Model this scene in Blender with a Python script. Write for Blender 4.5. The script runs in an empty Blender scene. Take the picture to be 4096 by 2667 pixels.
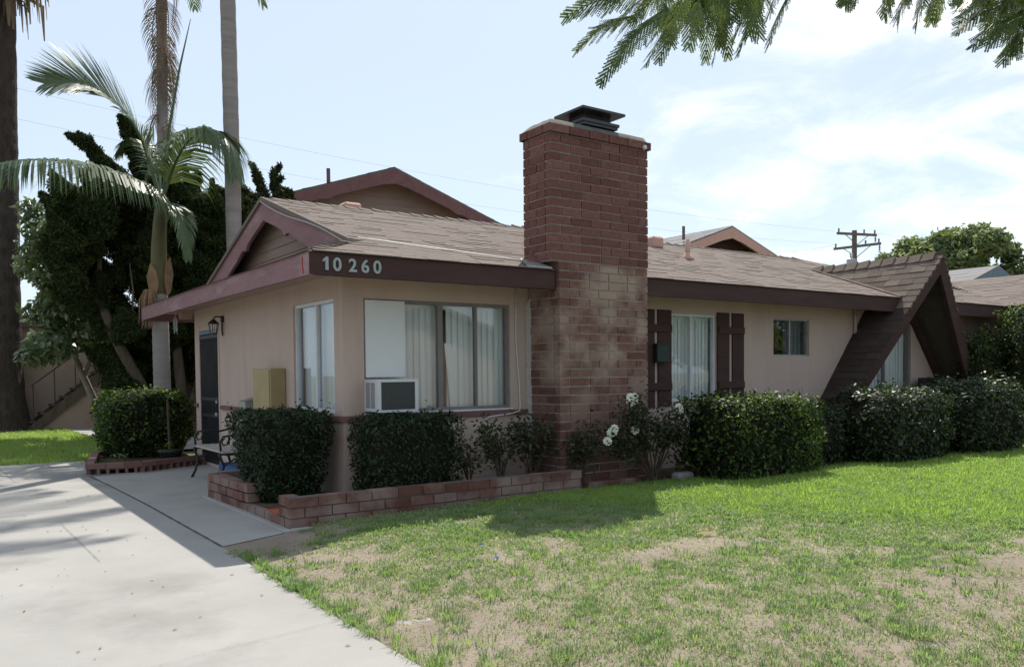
import bpy, math, random
import numpy as np
from mathutils import Vector, Matrix
random.seed(7); RNG = np.random.default_rng(7)
S = bpy.context.scene
COL = S.collection
# ------------------------------------------------------------------ camera
F_PX, CX, CY, HCAM = 3310.9, 2048.0, 1600.0, 1.38
YAW, PITCH, ROLL = 0.612388, -0.0330166, -0.0098253
def cam_axes():
    r = np.array([math.cos(YAW), -math.sin(YAW), 0]); f = np.array([math.sin(YAW), math.cos(YAW), 0]); u = np.array([0, 0, 1.])
    f2 = math.cos(PITCH)*f + math.sin(PITCH)*u; u2 = -math.sin(PITCH)*f + math.cos(PITCH)*u
    return math.cos(ROLL)*r + math.sin(ROLL)*u2, -math.sin(ROLL)*r + math.cos(ROLL)*u2, f2
AR, AU, AF = cam_axes()
cam = bpy.data.cameras.new('camera'); camo = bpy.data.objects.new('camera', cam); COL.objects.link(camo)
camo.matrix_world = Matrix(((AR[0], AU[0], -AF[0], 0), (AR[1], AU[1], -AF[1], 0), (AR[2], AU[2], -AF[2], HCAM), (0, 0, 0, 1)))
cam.sensor_fit = 'HORIZONTAL'; cam.sensor_width = 36.0; cam.lens = F_PX/4096*36
cam.shift_y = (CY-1333.5)/4096; cam.clip_start = 0.05; cam.clip_end = 2000
S.camera = camo
# ------------------------------------------------------------------ sky, sun, exposure
SUN_DIR = Vector((1.278, 1.391, 2.56)).normalized()
SUN_EL = math.asin(SUN_DIR.z); SUN_ROT = math.atan2(SUN_DIR.x, SUN_DIR.y)
W = bpy.data.worlds.new('World'); S.world = W; W.use_nodes = True
def build_world():
    nt = W.node_tree; N = nt.nodes; L = nt.links; N.clear()
    out = N.new('ShaderNodeOutputWorld'); bg = N.new('ShaderNodeBackground'); L.new(bg.outputs[0], out.inputs[0])
    bg.inputs[1].default_value = 0.102
    sky = N.new('ShaderNodeTexSky'); sky.sky_type = 'NISHITA'; sky.sun_disc = False
    sky.sun_elevation = SUN_EL; sky.sun_rotation = SUN_ROT; sky.air_density = 1.0; sky.dust_density = 0.7; sky.ozone_density = 2.2
    hz = N.new('ShaderNodeMix'); hz.data_type = 'RGBA'; hz.inputs['Factor'].default_value = .60; L.new(sky.outputs[0], hz.inputs['A']); hz.inputs['B'].default_value = (7.0, 7.9, 8.8, 1)
    tc = N.new('ShaderNodeTexCoord')
    sep = N.new('ShaderNodeSeparateXYZ'); L.new(tc.outputs['Generated'], sep.inputs[0])
    def math_(op, a, b=None, c=None, clamp=False):
        m = N.new('ShaderNodeMath'); m.operation = op; m.use_clamp = clamp
        for i, q in enumerate((a, b, c)):
            if q is None: continue
            if isinstance(q, (int, float)): m.inputs[i].default_value = q
            else: L.new(q, m.inputs[i])
        return m.outputs[0]
    zz = math_('ADD', math_('MAXIMUM', sep.outputs[2], 0.0), 0.22)
    px = math_('DIVIDE', sep.outputs[0], zz); py = math_('DIVIDE', sep.outputs[1], zz)
    cmb = N.new('ShaderNodeCombineXYZ'); L.new(px, cmb.inputs[0]); L.new(py, cmb.inputs[1])
    nz = N.new('ShaderNodeTexNoise'); nz.inputs['Scale'].default_value = 2.6; nz.inputs['Detail'].default_value = 9; nz.inputs['Roughness'].default_value = 0.62
    nz.inputs['Distortion'].default_value = 0.5
    L.new(cmb.outputs[0], nz.inputs['Vector'])
    # a bank of cloud low in the +X sky, thin wisps elsewhere
    dot = N.new('ShaderNodeVectorMath'); dot.operation = 'DOT_PRODUCT'; L.new(tc.outputs['Generated'], dot.inputs[0])
    dot.inputs[1].default_value = Vector((0.905, 0.335, 0.24)).normalized()
    bank = N.new('ShaderNodeMapRange'); bank.interpolation_type = 'SMOOTHSTEP'; L.new(dot.outputs['Value'], bank.inputs['Value'])
    bank.inputs['From Min'].default_value = 0.80; bank.inputs['From Max'].default_value = 0.99
    thr = math_('SUBTRACT', 0.60, math_('MULTIPLY', bank.outputs[0], 0.25))
    msk = N.new('ShaderNodeMapRange'); msk.interpolation_type = 'SMOOTHSTEP'
    L.new(nz.outputs[0], msk.inputs['Value']); L.new(thr, msk.inputs['From Min']); L.new(math_('ADD', thr, 0.34), msk.inputs['From Max'])
    mx = N.new('ShaderNodeMix'); mx.data_type = 'RGBA'
    L.new(math_('MULTIPLY', msk.outputs[0], 0.75), mx.inputs['Factor']); L.new(hz.outputs['Result'], mx.inputs['A']); mx.inputs['B'].default_value = (10.2, 10.3, 10.5, 1)
    L.new(mx.outputs['Result'], bg.inputs[0])
build_world()
sl = bpy.data.lights.new('sun', 'SUN'); so = bpy.data.objects.new('sun', sl); COL.objects.link(so)
sl.energy = 5.0; sl.angle = math.radians(0.53); sl.color = (1.0, 0.95, 0.87)
so.rotation_euler = SUN_DIR.to_track_quat('Z', 'Y').to_euler(); so.location = (20, 20, 40)
S.view_settings.view_transform = 'Standard'; S.view_settings.look = 'None'; S.view_settings.exposure = 0.36; S.view_settings.gamma = 1.0
S.cycles.max_bounces = 8; S.cycles.transparent_max_bounces = 16
# ------------------------------------------------------------------ mesh helpers
class MB:
    def __init__(s): s.v = []; s.f = []; s.t = []
    def add(s, vs, fs, tint=0.5):
        b = len(s.v); s.v += [tuple(p) for p in vs]
        for f in fs: s.f.append(tuple(b+i for i in f)); s.t.append(tint)
    def quad(s, a, b, c, d, tint=0.5): s.add([a, b, c, d], [(0, 1, 2, 3)], tint)
    def poly(s, ps, tint=0.5): s.add(ps, [tuple(range(len(ps)))], tint)
    def box(s, a, b, tint=0.5):
        x0, y0, z0 = a; x1, y1, z1 = b
        s.add([(x0,y0,z0),(x1,y0,z0),(x1,y1,z0),(x0,y1,z0),(x0,y0,z1),(x1,y0,z1),(x1,y1,z1),(x0,y1,z1)],
              [(0,3,2,1),(4,5,6,7),(0,1,5,4),(1,2,6,5),(2,3,7,6),(3,0,4,7)], tint)
    def bbox(s, a, b, e=0.006, tint=0.5):
        """box with chamfered edges"""
        a = list(map(float, a)); b = list(map(float, b)); n = len(s.v)
        vs = []; idx = {}
        for i in (0, 1):
            for j in (0, 1):
                for k in (0, 1):
                    p = [(a, b)[i][0], (a, b)[j][1], (a, b)[k][2]]
                    for ax in range(3):
                        q = list(p)
                        for o in range(3):
                            if o != ax: q[o] += e if (i, j, k)[o] == 0 else -e
                        idx[(i, j, k, ax)] = len(vs); vs.append(q)
        fs = []
        for ax in range(3):
            o1, o2 = [o for o in range(3) if o != ax]
            for sd in (0, 1):
                r = []
                for u, w in ((0, 0), (1, 0), (1, 1), (0, 1)):
                    c = [0, 0, 0]; c[ax] = sd; c[o1] = u; c[o2] = w; r.append(idx[(*c, ax)])
                fs.append(r)
        for ax in range(3):
            o1, o2 = [o for o in range(3) if o != ax]
            for u in (0, 1):
                for w in (0, 1):
                    c0 = [0, 0, 0]; c0[o1] = u; c0[o2] = w; c1 = list(c0); c1[ax] = 1
                    fs.append([idx[(*c0, o1)], idx[(*c0, o2)], idx[(*c1, o2)], idx[(*c1, o1)]])
        for i in (0, 1):
            for j in (0, 1):
                for k in (0, 1): fs.append([idx[(i, j, k, 0)], idx[(i, j, k, 1)], idx[(i, j, k, 2)]])
        s.add(vs, fs, tint)
    def obox(s, c, ax, ay, az, tint=0.5):
        c, ax, ay, az = map(np.array, (c, ax, ay, az))
        vs = [c+i*ax+j*ay+k*az for k in (-1, 1) for i, j in ((-1,-1),(1,-1),(1,1),(-1,1))]
        s.add(vs, [(0,3,2,1),(4,5,6,7),(0,1,5,4),(1,2,6,5),(2,3,7,6),(3,0,4,7)], tint)
    def bar(s, a, b, w, h, up=(0, 0, 1), tint=0.5):
        a, b = np.array(a, float), np.array(b, float); d = b-a; l = np.linalg.norm(d); d /= l
        sd = np.cross(d, up); sd /= np.linalg.norm(sd); u = np.cross(sd, d)
        s.obox((a+b)/2, d*l/2, sd*w/2, u*h/2, tint)
    def prism(s, ps, off, tint=0.5):
        """extrude polygon ps by vector off"""
        n = len(ps); off = np.array(off, float)
        vs = [np.array(p, float) for p in ps]+[np.array(p, float)+off for p in ps]
        fs = [tuple(range(n))[::-1], tuple(range(n, 2*n))]+[(i, (i+1) % n, n+(i+1) % n, n+i) for i in range(n)]
        s.add(vs, fs, tint)
    def tube(s, pts, rad, n=8, tint=0.5, cap=True):
        pts = [np.array(p, float) for p in pts]
        if not hasattr(rad, '__len__'): rad = [rad]*len(pts)
        rings = []; ref = None
        for i, p in enumerate(pts):
            d = pts[min(i+1, len(pts)-1)]-pts[max(i-1, 0)]; d /= (np.linalg.norm(d)+1e-9)
            if ref is None: ref = np.array([1., 0, 0]) if abs(d[0]) < .8 else np.array([0, 1., 0])
            u = np.cross(d, ref); u /= np.linalg.norm(u); w = np.cross(d, u); ref = np.cross(u, d)
            rings.append([p+rad[i]*(math.cos(a)*u+math.sin(a)*w) for a in np.linspace(0, 2*math.pi, n, endpoint=False)])
        vs = [q for r in rings for q in r]; fs = []
        for i in range(len(pts)-1):
            for k in range(n): fs.append((i*n+k, i*n+(k+1) % n, (i+1)*n+(k+1) % n, (i+1)*n+k))
        if cap: fs += [tuple(range(n))[::-1], tuple(range((len(pts)-1)*n, len(pts)*n))]
        s.add(vs, fs, tint)
    def lathe(s, c, prof, n=20, tint=0.5):
        c = np.array(c, float); vs = []; fs = []
        for r, z in prof: vs += [c+np.array([r*math.cos(a), r*math.sin(a), z]) for a in np.linspace(0, 2*math.pi, n, endpoint=False)]
        for i in range(len(prof)-1):
            for k in range(n): fs.append((i*n+k, i*n+(k+1) % n, (i+1)*n+(k+1) % n, (i+1)*n+k))
        fs += [tuple(range(n))[::-1], tuple(range((len(prof)-1)*n, len(prof)*n))]
        s.add(vs, fs, tint)
    def build(s, name, m, parent=None, smooth=False):
        me = bpy.data.meshes.new(name); me.from_pydata(s.v, [], s.f); me.update()
        at = me.attributes.new('tint', 'FLOAT', 'FACE'); at.data.foreach_set('value', s.t)
        return finish(name, me, m, parent, smooth)
def finish(name, me, m, parent, smooth=False):
    me.materials.append(m)
    if smooth: me.polygons.foreach_set('use_smooth', [True]*len(me.polygons))
    o = bpy.data.objects.new(name, me); COL.objects.link(o)
    if parent:
        o.parent = parent; o.matrix_parent_inverse = Matrix.Translation(-world_loc(parent))
    return o
def world_loc(o):
    v = Vector(o.location); p = o.parent
    if p and o.type == 'MESH': return Vector((0, 0, 0)) if o.parent else v
    return v
def np_mesh(name, V, Fc, T, m, parent=None, smooth=False):
    V = np.asarray(V, np.float32); Fc = np.asarray(Fc, np.int32); k = Fc.shape[1]
    me = bpy.data.meshes.new(name); me.vertices.add(len(V)); me.vertices.foreach_set('co', V.ravel())
    me.loops.add(Fc.size); me.loops.foreach_set('vertex_index', Fc.ravel())
    me.polygons.add(len(Fc)); me.polygons.foreach_set('loop_start', np.arange(0, Fc.size, k, dtype=np.int32))
    try: me.polygons.foreach_set('loop_total', np.full(len(Fc), k, np.int32))
    except Exception: pass
    me.update(calc_edges=True)
    at = me.attributes.new('tint', 'FLOAT', 'FACE'); at.data.foreach_set('value', np.asarray(T, np.float32))
    return finish(name, me, m, parent, smooth)
def tag(o, label=None, cat=None, group=None, kind=None):
    if label: o['label'] = label
    if cat: o['category'] = cat
    if group: o['group'] = group
    if kind: o['kind'] = kind
    return o
def empty(name, loc=(0, 0, 0)):
    o = bpy.data.objects.new(name, None); COL.objects.link(o); o.location = loc; o.empty_display_size = 0.2; return o
def thing(name, loc, label, cat, group=None): return tag(empty(name, loc), label, cat, group)
def vnoise(x, y, seed=0, oct=4):
    r = np.zeros_like(x, dtype=float); amp = 1; tot = 0
    for o in range(oct):
        g = np.random.default_rng(seed*31+o).random((64, 64)); xi = np.floor(x).astype(int); yi = np.floor(y).astype(int)
        fx = x-xi; fy = y-yi; fx = fx*fx*(3-2*fx); fy = fy*fy*(3-2*fy)
        a = g[xi % 64, yi % 64]; b = g[(xi+1) % 64, yi % 64]; c = g[xi % 64, (yi+1) % 64]; d = g[(xi+1) % 64, (yi+1) % 64]
        r += amp*((a*(1-fx)+b*fx)*(1-fy)+(c*(1-fx)+d*fx)*fy); tot += amp; amp *= .5; x = x*2.03+7; y = y*2.03+3
    return r/tot
# ------------------------------------------------------------------ materials
MATS = {}
def col4(c): return (c[0], c[1], c[2], 1)
def mat(name, c, c2=None, scale=6.0, rough=0.8, bump=0.0, bscale=40.0, tintmix=None, spec=0.3, metal=0.0, trans=0.0, detail=4, c3=None, stretch=None, bdist=0.01):
    """noise-mixed colour; tintmix = colour reached at face tint 1; c3 = third stain colour; trans = translucent share"""
    m = bpy.data.materials.new(name); m.use_nodes = True; nt = m.node_tree; N = nt.nodes; L = nt.links
    b = N['Principled BSDF']; b.inputs['Roughness'].default_value = rough; b.inputs['Metallic'].default_value = metal
    b.inputs['Specular IOR Level'].default_value = spec
    tc = N.new('ShaderNodeTexCoord'); src = tc.outputs['Object']
    if stretch:
        mp = N.new('ShaderNodeMapping'); mp.inputs['Scale'].default_value = stretch; L.new(src, mp.inputs[0]); src = mp.outputs[0]
    cur = None
    def mixn(fac, a, bb):
        mx = N.new('ShaderNodeMix'); mx.data_type = 'RGBA'; L.new(fac, mx.inputs['Factor'])
        for k, q in (('A', a), ('B', bb)):
            if isinstance(q, tuple): mx.inputs[k].default_value = q
            else: L.new(q, mx.inputs[k])
        return mx.outputs['Result']
    def noise(sc, lo, hi, det=detail, off=0.0):
        n = N.new('ShaderNodeTexNoise'); n.inputs['Scale'].default_value = sc; n.inputs['Detail'].default_value = det; n.inputs['Roughness'].default_value = .6
        n.noise_dimensions = '4D'; n.inputs['W'].default_value = off
        L.new(src, n.inputs['Vector'])
        r = N.new('ShaderNodeMapRange'); L.new(n.outputs[0], r.inputs['Value']); r.inputs['From Min'].default_value = lo; r.inputs['From Max'].default_value = hi
        return r.outputs[0]
    cur = col4(c)
    if c2: cur = mixn(noise(scale, .32, .68), cur, col4(c2))
    if tintmix:
        at = N.new('ShaderNodeAttribute'); at.attribute_name = 'tint'; cur = mixn(at.outputs['Fac'], cur, col4(tintmix))
    if c3: cur = mixn(noise(scale*.37, .56, .72, 6, 3.3), cur, col4(c3))
    if isinstance(cur, tuple): b.inputs['Base Color'].default_value = cur
    else: L.new(cur, b.inputs['Base Color'])
    if bump:
        bn = N.new('ShaderNodeTexNoise'); bn.inputs['Scale'].default_value = bscale; bn.inputs['Detail'].default_value = 5; L.new(src, bn.inputs['Vector'])
        bp = N.new('ShaderNodeBump'); bp.inputs['Strength'].default_value = bump; bp.inputs['Distance'].default_value = bdist; L.new(bn.outputs[0], bp.inputs['Height']); L.new(bp.outputs[0], b.inputs['Normal'])
    if trans:
        tr = N.new('ShaderNodeBsdfTranslucent'); mx = N.new('ShaderNodeMixShader'); mx.inputs[0].default_value = trans
        if isinstance(cur, tuple): tr.inputs[0].default_value = cur
        else:
            g = N.new('ShaderNodeMix'); g.data_type = 'RGBA'; g.blend_type = 'MULTIPLY'; g.inputs['Factor'].default_value = 1; L.new(cur, g.inputs['A']); g.inputs['B'].default_value = (1.5, 1.45, .8, 1); L.new(g.outputs['Result'], tr.inputs[0])
        L.new(b.outputs[0], mx.inputs[1]); L.new(tr.outputs[0], mx.inputs[2]); L.new(mx.outputs[0], N['Material Output'].inputs[0])
    MATS[name] = m; return m
M = {}
M['stucco'] = mat('pink_stucco', (.475,.366,.308), (.52,.408,.346), 1.6, .92, .7, 45, c3=(.405,.31,.255), spec=.15, stretch=(2.2,2.2,.5))
M['stucco_back'] = mat('tan_stucco', (.38,.28,.23), (.44,.33,.27), 2, .92, .3, 60, spec=.15)
M['trim_dark'] = mat('dark_maroon_paint', (.048,.025,.022), (.070,.037,.032), 5, .75, .2, 30, spec=.25, stretch=(.3,.3,1.5))
M['trim_faded'] = mat('faded_maroon_paint', (.215,.12,.128), (.27,.16,.165), 6, .82, .25, 40, c3=(.34,.24,.24), spec=.2, stretch=(1,.35,1.6))
M['trim_back'] = mat('weathered_maroon_paint', (.15,.075,.075), (.20,.105,.10), 5, .82, .2, 30, spec=.2)
M['trim_peach'] = mat('peach_paint', (.50,.30,.24), (.56,.35,.28), 4, .8, spec=.2)
M['siding'] = mat('tan_siding', (.25,.185,.155), (.30,.225,.19), 5, .85, .3, 20, spec=.15, stretch=(.3,.3,3))
M['soffit'] = mat('soffit_paint', (.40,.30,.25), (.45,.34,.28), 3, .85, spec=.15)
M['shingle'] = mat('brown_shingle', (.165,.134,.115), (.195,.162,.141), 30, .95, .7, 220, tintmix=(.215,.178,.155), spec=.12)
M['shingle_big'] = mat('old_brown_shingle', (.12,.092,.075), (.16,.125,.102), 20, .95, .9, 200, tintmix=(.205,.165,.137), spec=.12)
M['brick'] = None
M['mortar'] = mat('grey_mortar', (.34,.31,.28), (.44,.41,.38), 14, .95, .6, 90, spec=.1)
M['white_metal'] = mat('aluminium_frame', (.55,.56,.56), (.62,.63,.63), 8, .45, spec=.5)
M['dark_frame'] = mat('bronze_frame', (.16,.145,.135), (.2,.18,.17), 8, .5, spec=.4)
M['blind'] = mat('white_vertical_blind', (.70,.71,.70), (.77,.78,.77), 3, .75, tintmix=(.84,.85,.84), spec=.2)
M['curtain'] = mat('pale_blue_curtain', (.60,.64,.70), (.68,.72,.77), 4, .85, tintmix=(.82,.85,.88), spec=.1)
M['curtain_dim'] = mat('grey_curtain', (.14,.16,.165), (.18,.20,.205), 4, .9, tintmix=(.22,.24,.245), spec=.1)
M['white_panel'] = mat('white_board', (.60,.61,.60), (.66,.67,.66), 2, .7, spec=.25)
M['plastic'] = mat('white_plastic', (.54,.55,.55), (.60,.61,.61), 10, .5, spec=.4)
M['coil'] = mat('dark_coil_fins', (.045,.05,.052), (.08,.085,.085), 20, .6, spec=.4, stretch=(1,1,14))
M['black'] = mat('black_paint', (.012,.012,.014), (.02,.02,.022), 12, .5, spec=.4)
M['blackmetal'] = mat('black_metal', (.02,.02,.022), (.04,.038,.036), 9, .42, spec=.5)
M['tanbox'] = mat('tan_enamel', (.31,.245,.115), (.36,.285,.14), 4, .6, spec=.35)
M['galv'] = mat('grey_metal', (.28,.28,.28), (.38,.38,.37), 12, .45, spec=.5, metal=.5)
M['greenbox'] = mat('dark_green_enamel', (.02,.035,.03), (.03,.045,.04), 9, .6)
M['concrete'] = mat('driveway_concrete', (.295,.284,.266), (.345,.333,.313), 1.3, .92, .5, 160, c3=(.195,.187,.174), spec=.15, detail=9, bdist=.004)
M['concrete2'] = mat('patio_concrete', (.315,.303,.284), (.37,.356,.333), 1.9, .92, .5, 160, c3=(.24,.23,.212), spec=.15, detail=9, bdist=.004)
M['asphalt'] = mat('asphalt', (.05,.05,.05), (.065,.064,.062), 4, .92, .4, 120)
M['joint'] = mat('joint_dirt', (.09,.085,.075), (.14,.13,.11), 20, .95)
M['bedsoil'] = mat('garden_soil', (.07,.05,.036), (.12,.09,.065), 5, .98, .9, 35, spec=.08)
M['bark'] = mat('brown_bark', (.09,.07,.055), (.16,.13,.10), 6, .95, .8, 25, spec=.1, stretch=(2,2,.4))
M['bark_grey'] = mat('grey_bark', (.20,.175,.15), (.28,.25,.215), 6, .95, .7, 25, spec=.1)
M['palmbark'] = mat('palm_bark', (.045,.035,.03), (.08,.065,.056), 5, .96, 1.0, 14, spec=.08, stretch=(1.5,1.5,.7), bdist=.03)
M['palmgrey'] = mat('grey_palm_trunk', (.235,.215,.20), (.31,.285,.265), 2.2, .93, .6, 16, c3=(.18,.16,.15), spec=.1, stretch=(.5,.5,4.5), bdist=.02)
M['crownshaft'] = mat('green_crownshaft', (.085,.085,.035), (.15,.135,.06), 3, .6, .2, 18, spec=.35, stretch=(2,2,.6))
M['sheath'] = mat('dry_sheath', (.20,.125,.075), (.30,.20,.125), 5, .85, .3, 25, spec=.15)
M['frond'] = mat('green_frond', (.045,.082,.036), (.07,.115,.048), 8, .42, tintmix=(.11,.155,.07), spec=.5, trans=.24)
M['deadfrond'] = mat('dead_frond', (.14,.10,.07), (.22,.165,.12), 6, .9, trans=.15)
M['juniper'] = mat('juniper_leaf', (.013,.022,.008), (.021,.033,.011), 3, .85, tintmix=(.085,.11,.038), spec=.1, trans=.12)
M['broadleaf'] = mat('broad_leaf', (.085,.13,.06), (.12,.165,.085), 6, .27, tintmix=(.19,.235,.135), spec=.6, trans=.35)
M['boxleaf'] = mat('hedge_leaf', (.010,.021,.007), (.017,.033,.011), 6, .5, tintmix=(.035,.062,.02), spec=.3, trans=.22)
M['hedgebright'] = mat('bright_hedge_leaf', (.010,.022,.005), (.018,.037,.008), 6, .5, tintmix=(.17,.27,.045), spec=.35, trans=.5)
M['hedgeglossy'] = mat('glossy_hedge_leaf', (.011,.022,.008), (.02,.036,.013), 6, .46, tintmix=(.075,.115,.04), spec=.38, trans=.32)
M['roseleaf'] = mat('rose_leaf', (.017,.032,.012), (.03,.05,.018), 8, .5, tintmix=(.06,.06,.028), spec=.3, trans=.25)
M['petal'] = mat('white_petal', (.80,.80,.76), (.86,.86,.83), 20, .6, spec=.2, trans=.3)
M['jacaleaf'] = mat('feathery_leaf', (.04,.075,.025), (.065,.11,.035), 8, .45, tintmix=(.13,.175,.05), spec=.45, trans=.36)
M['fartree'] = mat('distant_leaf', (.09,.13,.055), (.13,.175,.075), 2, .6, tintmix=(.20,.25,.11), spec=.4, trans=.4)
M['twig'] = mat('dark_twigs', (.014,.014,.009), (.026,.024,.015), 8, .95, spec=.05)
M['stem'] = mat('woody_stem', (.06,.045,.03), (.10,.075,.05), 9, .9)
M['bluetrim'] = mat('blue_grey_paint', (.12,.17,.21), (.15,.20,.24), 4, .8)
M['greyroof'] = mat('grey_shingle', (.19,.18,.18), (.24,.23,.23), 30, .95, .4, 150)
M['polewood'] = mat('pole_wood', (.12,.10,.08), (.17,.145,.115), 6, .9, .3, 20)
M['wire'] = mat('wire', (.05,.05,.05))
M['cable'] = mat('white_cable', (.6,.6,.58), rough=.5)
M['number'] = mat('number_metal', (.27,.31,.30), (.34,.38,.37), 14, .6, spec=.35)
M['benchwood'] = mat('bench_slat', (.34,.31,.27), (.42,.385,.34), 5, .7, spec=.3)
M['bluetarp'] = mat('blue_plastic', (.03,.11,.28), (.04,.14,.33), 5, .5)
M['doorblack'] = mat('door_black', (.02,.02,.022), (.03,.03,.032), 7, .55)
M['doorblue'] = mat('blue_door_frame', (.10,.16,.26), (.13,.19,.29), 7, .6)
M['darkroom'] = mat('room_paint', (.25,.23,.21), rough=.9)
M['dirt_bright'] = mat('stone_grey', (.25,.24,.22), (.33,.31,.29), 6, .95, .5, 30)
def glass_mat():
    m = bpy.data.materials.new('window_glass'); m.use_nodes = True; N = m.node_tree.nodes; L = m.node_tree.links; N.clear()
    o = N.new('ShaderNodeOutputMaterial'); mx = N.new('ShaderNodeMixShader'); t = N.new('ShaderNodeBsdfTransparent'); g = N.new('ShaderNodeBsdfGlossy')
    t.inputs[0].default_value = (.88,.92,.91,1); g.inputs['Roughness'].default_value = .02; g.inputs[0].default_value = (.95,.97,1,1)
    lw = N.new('ShaderNodeLayerWeight'); lw.inputs[0].default_value = .25
    ma = N.new('ShaderNodeMath'); ma.operation = 'MULTIPLY_ADD'; L.new(lw.outputs['Fresnel'], ma.inputs[0]); ma.inputs[1].default_value = .9; ma.inputs[2].default_value = .09
    L.new(ma.outputs[0], mx.inputs[0]); L.new(t.outputs[0], mx.inputs[1]); L.new(g.outputs[0], mx.inputs[2]); L.new(mx.outputs[0], o.inputs[0]); return m
M['glass'] = glass_mat()
def clear_mat():
    m = bpy.data.materials.new('clear_plastic'); m.use_nodes = True; N = m.node_tree.nodes; L = m.node_tree.links; b = N['Principled BSDF']
    b.inputs['Base Color'].default_value = (.8,.82,.84,1); b.inputs['Roughness'].default_value = .12; b.inputs['Alpha'].default_value = .16; return m
M['clear'] = clear_mat()
def brick_mat(name, ca, cb, cc, stain, zlo, zhi):
    """brick colours by tint, pale mineral bloom in patches between heights zlo and zhi"""
    m = bpy.data.materials.new(name); m.use_nodes = True; N = m.node_tree.nodes; L = m.node_tree.links; b = N['Principled BSDF']
    b.inputs['Roughness'].default_value = .93; b.inputs['Specular IOR Level'].default_value = .12
    at = N.new('ShaderNodeAttribute'); at.attribute_name = 'tint'
    cr = N.new('ShaderNodeValToRGB'); e = cr.color_ramp.elements; e[0].color = col4(ca); e[1].color = col4(cc); x = cr.color_ramp.elements.new(.5); x.color = col4(cb)
    L.new(at.outputs['Fac'], cr.inputs[0])
    tc = N.new('ShaderNodeTexCoord')
    def nz(sc, lo, hi, w):
        n = N.new('ShaderNodeTexNoise'); n.noise_dimensions = '4D'; n.inputs['W'].default_value = w; n.inputs['Scale'].default_value = sc; n.inputs['Detail'].default_value = 7; L.new(tc.outputs['Object'], n.inputs['Vector'])
        r = N.new('ShaderNodeMapRange'); L.new(n.outputs[0], r.inputs['Value']); r.inputs['From Min'].default_value = lo; r.inputs['From Max'].default_value = hi; return r.outputs[0], n.outputs[0]
    f1, h1 = nz(24, .3, .75, 0); f2, _ = nz(2.6, .42, .60, 5)
    mx = N.new('ShaderNodeMix'); mx.data_type = 'RGBA'; mx.blend_type = 'MULTIPLY'; L.new(f1, mx.inputs['Factor']); L.new(cr.outputs[0], mx.inputs['A']); mx.inputs['B'].default_value = (.62,.58,.56,1)
    geo = N.new('ShaderNodeSeparateXYZ'); L.new(tc.outputs['Object'], geo.inputs[0])
    r1 = N.new('ShaderNodeMapRange'); L.new(geo.outputs[2], r1.inputs['Value']); r1.inputs['From Min'].default_value = zlo; r1.inputs['From Max'].default_value = zlo+.7
    r2 = N.new('ShaderNodeMapRange'); L.new(geo.outputs[2], r2.inputs['Value']); r2.inputs['From Min'].default_value = zhi; r2.inputs['From Max'].default_value = zhi-.06
    def mul(a, c):
        k = N.new('ShaderNodeMath'); k.operation = 'MULTIPLY'; L.new(a, k.inputs[0])
        if isinstance(c, float): k.inputs[1].default_value = c
        else: L.new(c, k.inputs[1])
        return k.outputs[0]
    st = mul(mul(mul(r1.outputs[0], r2.outputs[0]), f2), .68)
    mz = N.new('ShaderNodeMix'); mz.data_type = 'RGBA'; L.new(st, mz.inputs['Factor']); L.new(mx.outputs['Result'], mz.inputs['A']); mz.inputs['B'].default_value = col4(stain)
    L.new(mz.outputs['Result'], b.inputs['Base Color'])
    bp = N.new('ShaderNodeBump'); bp.inputs['Strength'].default_value = .6; bp.inputs['Distance'].default_value = .006; L.new(h1, bp.inputs['Height']); L.new(bp.outputs[0], b.inputs['Normal'])
    return m
M['brick'] = brick_mat('red_brick', (.155,.075,.064), (.19,.090,.076), (.225,.116,.097), (.40,.32,.27), 90, 92)
M['brick_low'] = brick_mat('bloomed_brick', (.155,.077,.064), (.20,.103,.083), (.25,.148,.118), (.40,.315,.245), .75, 2.66)
M['planterbrick'] = brick_mat('dusty_brick', (.15,.072,.056), (.205,.105,.083), (.235,.155,.13), (.30,.235,.205), -.6, .8)
# ------------------------------------------------------------------ ground
def flat(name, pts, z, m, th=0.0, label=None):
    mb = MB(); P = [(x, y, z) for x, y in pts]
    if th: mb.prism([(x, y, z-th) for x, y in pts], (0, 0, th))
    else: mb.poly(P)
    return tag(mb.build(name, m), kind='structure')
def ground_mat():
    return mat('far_ground', (.22,.18,.13), (.15,.15,.07), .35, .98, .3, 8, spec=.05)
flat('ground', [(-400,-400),(700,-400),(700,700),(-400,700)], -.06, ground_mat())
flat('street', [(-60,-11),(90,-11),(90,-2.2),(-60,-2.2)], -.05, M['asphalt'])
flat('sidewalk', [(1.99,-.4),(60,-.4),(60,1.72),(1.99,1.72)], .012, M['concrete2'], .06)
flat('sidewalk', [(-40,-.4),(-5.02,-.4),(-5.02,1.72),(-40,1.72)], .012, M['concrete2'], .06)
flat('curb', [(1.99,-2.2),(60,-2.2),(60,-2.04),(1.99,-2.04)], .08, M['concrete2'], .15)
drive_right = [(1.99,-2.2),(1.93,1.7),(1.86,3.4),(1.865,5.0),(1.89,6.75),(1.87,9.5),(1.82,11.7),(1.76,12.9),(1.9,13.9),(2.06,15.22)]
flat('driveway', [(-5.0,-2.2)]+drive_right+[(.85,15.22),(-5.0,15.1)], 0.0, M['concrete'], .08)
flat('patio', [(1.892,6.78),(2.47,7.02),(2.56,7.12),(2.56,9.75),(3.5,9.75),(3.5,13.35),(2.5,12.74),(1.80,12.68),(1.823,11.7),(1.872,9.5)], .004, M['concrete2'])
flat('path', [(3.12,18.5),(3.9,16.4),(5.4,16.6),(4.4,22.0),(4.2,25.2),(2.9,25.2),(2.97,24.1)], -.006, M['concrete2'])
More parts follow.
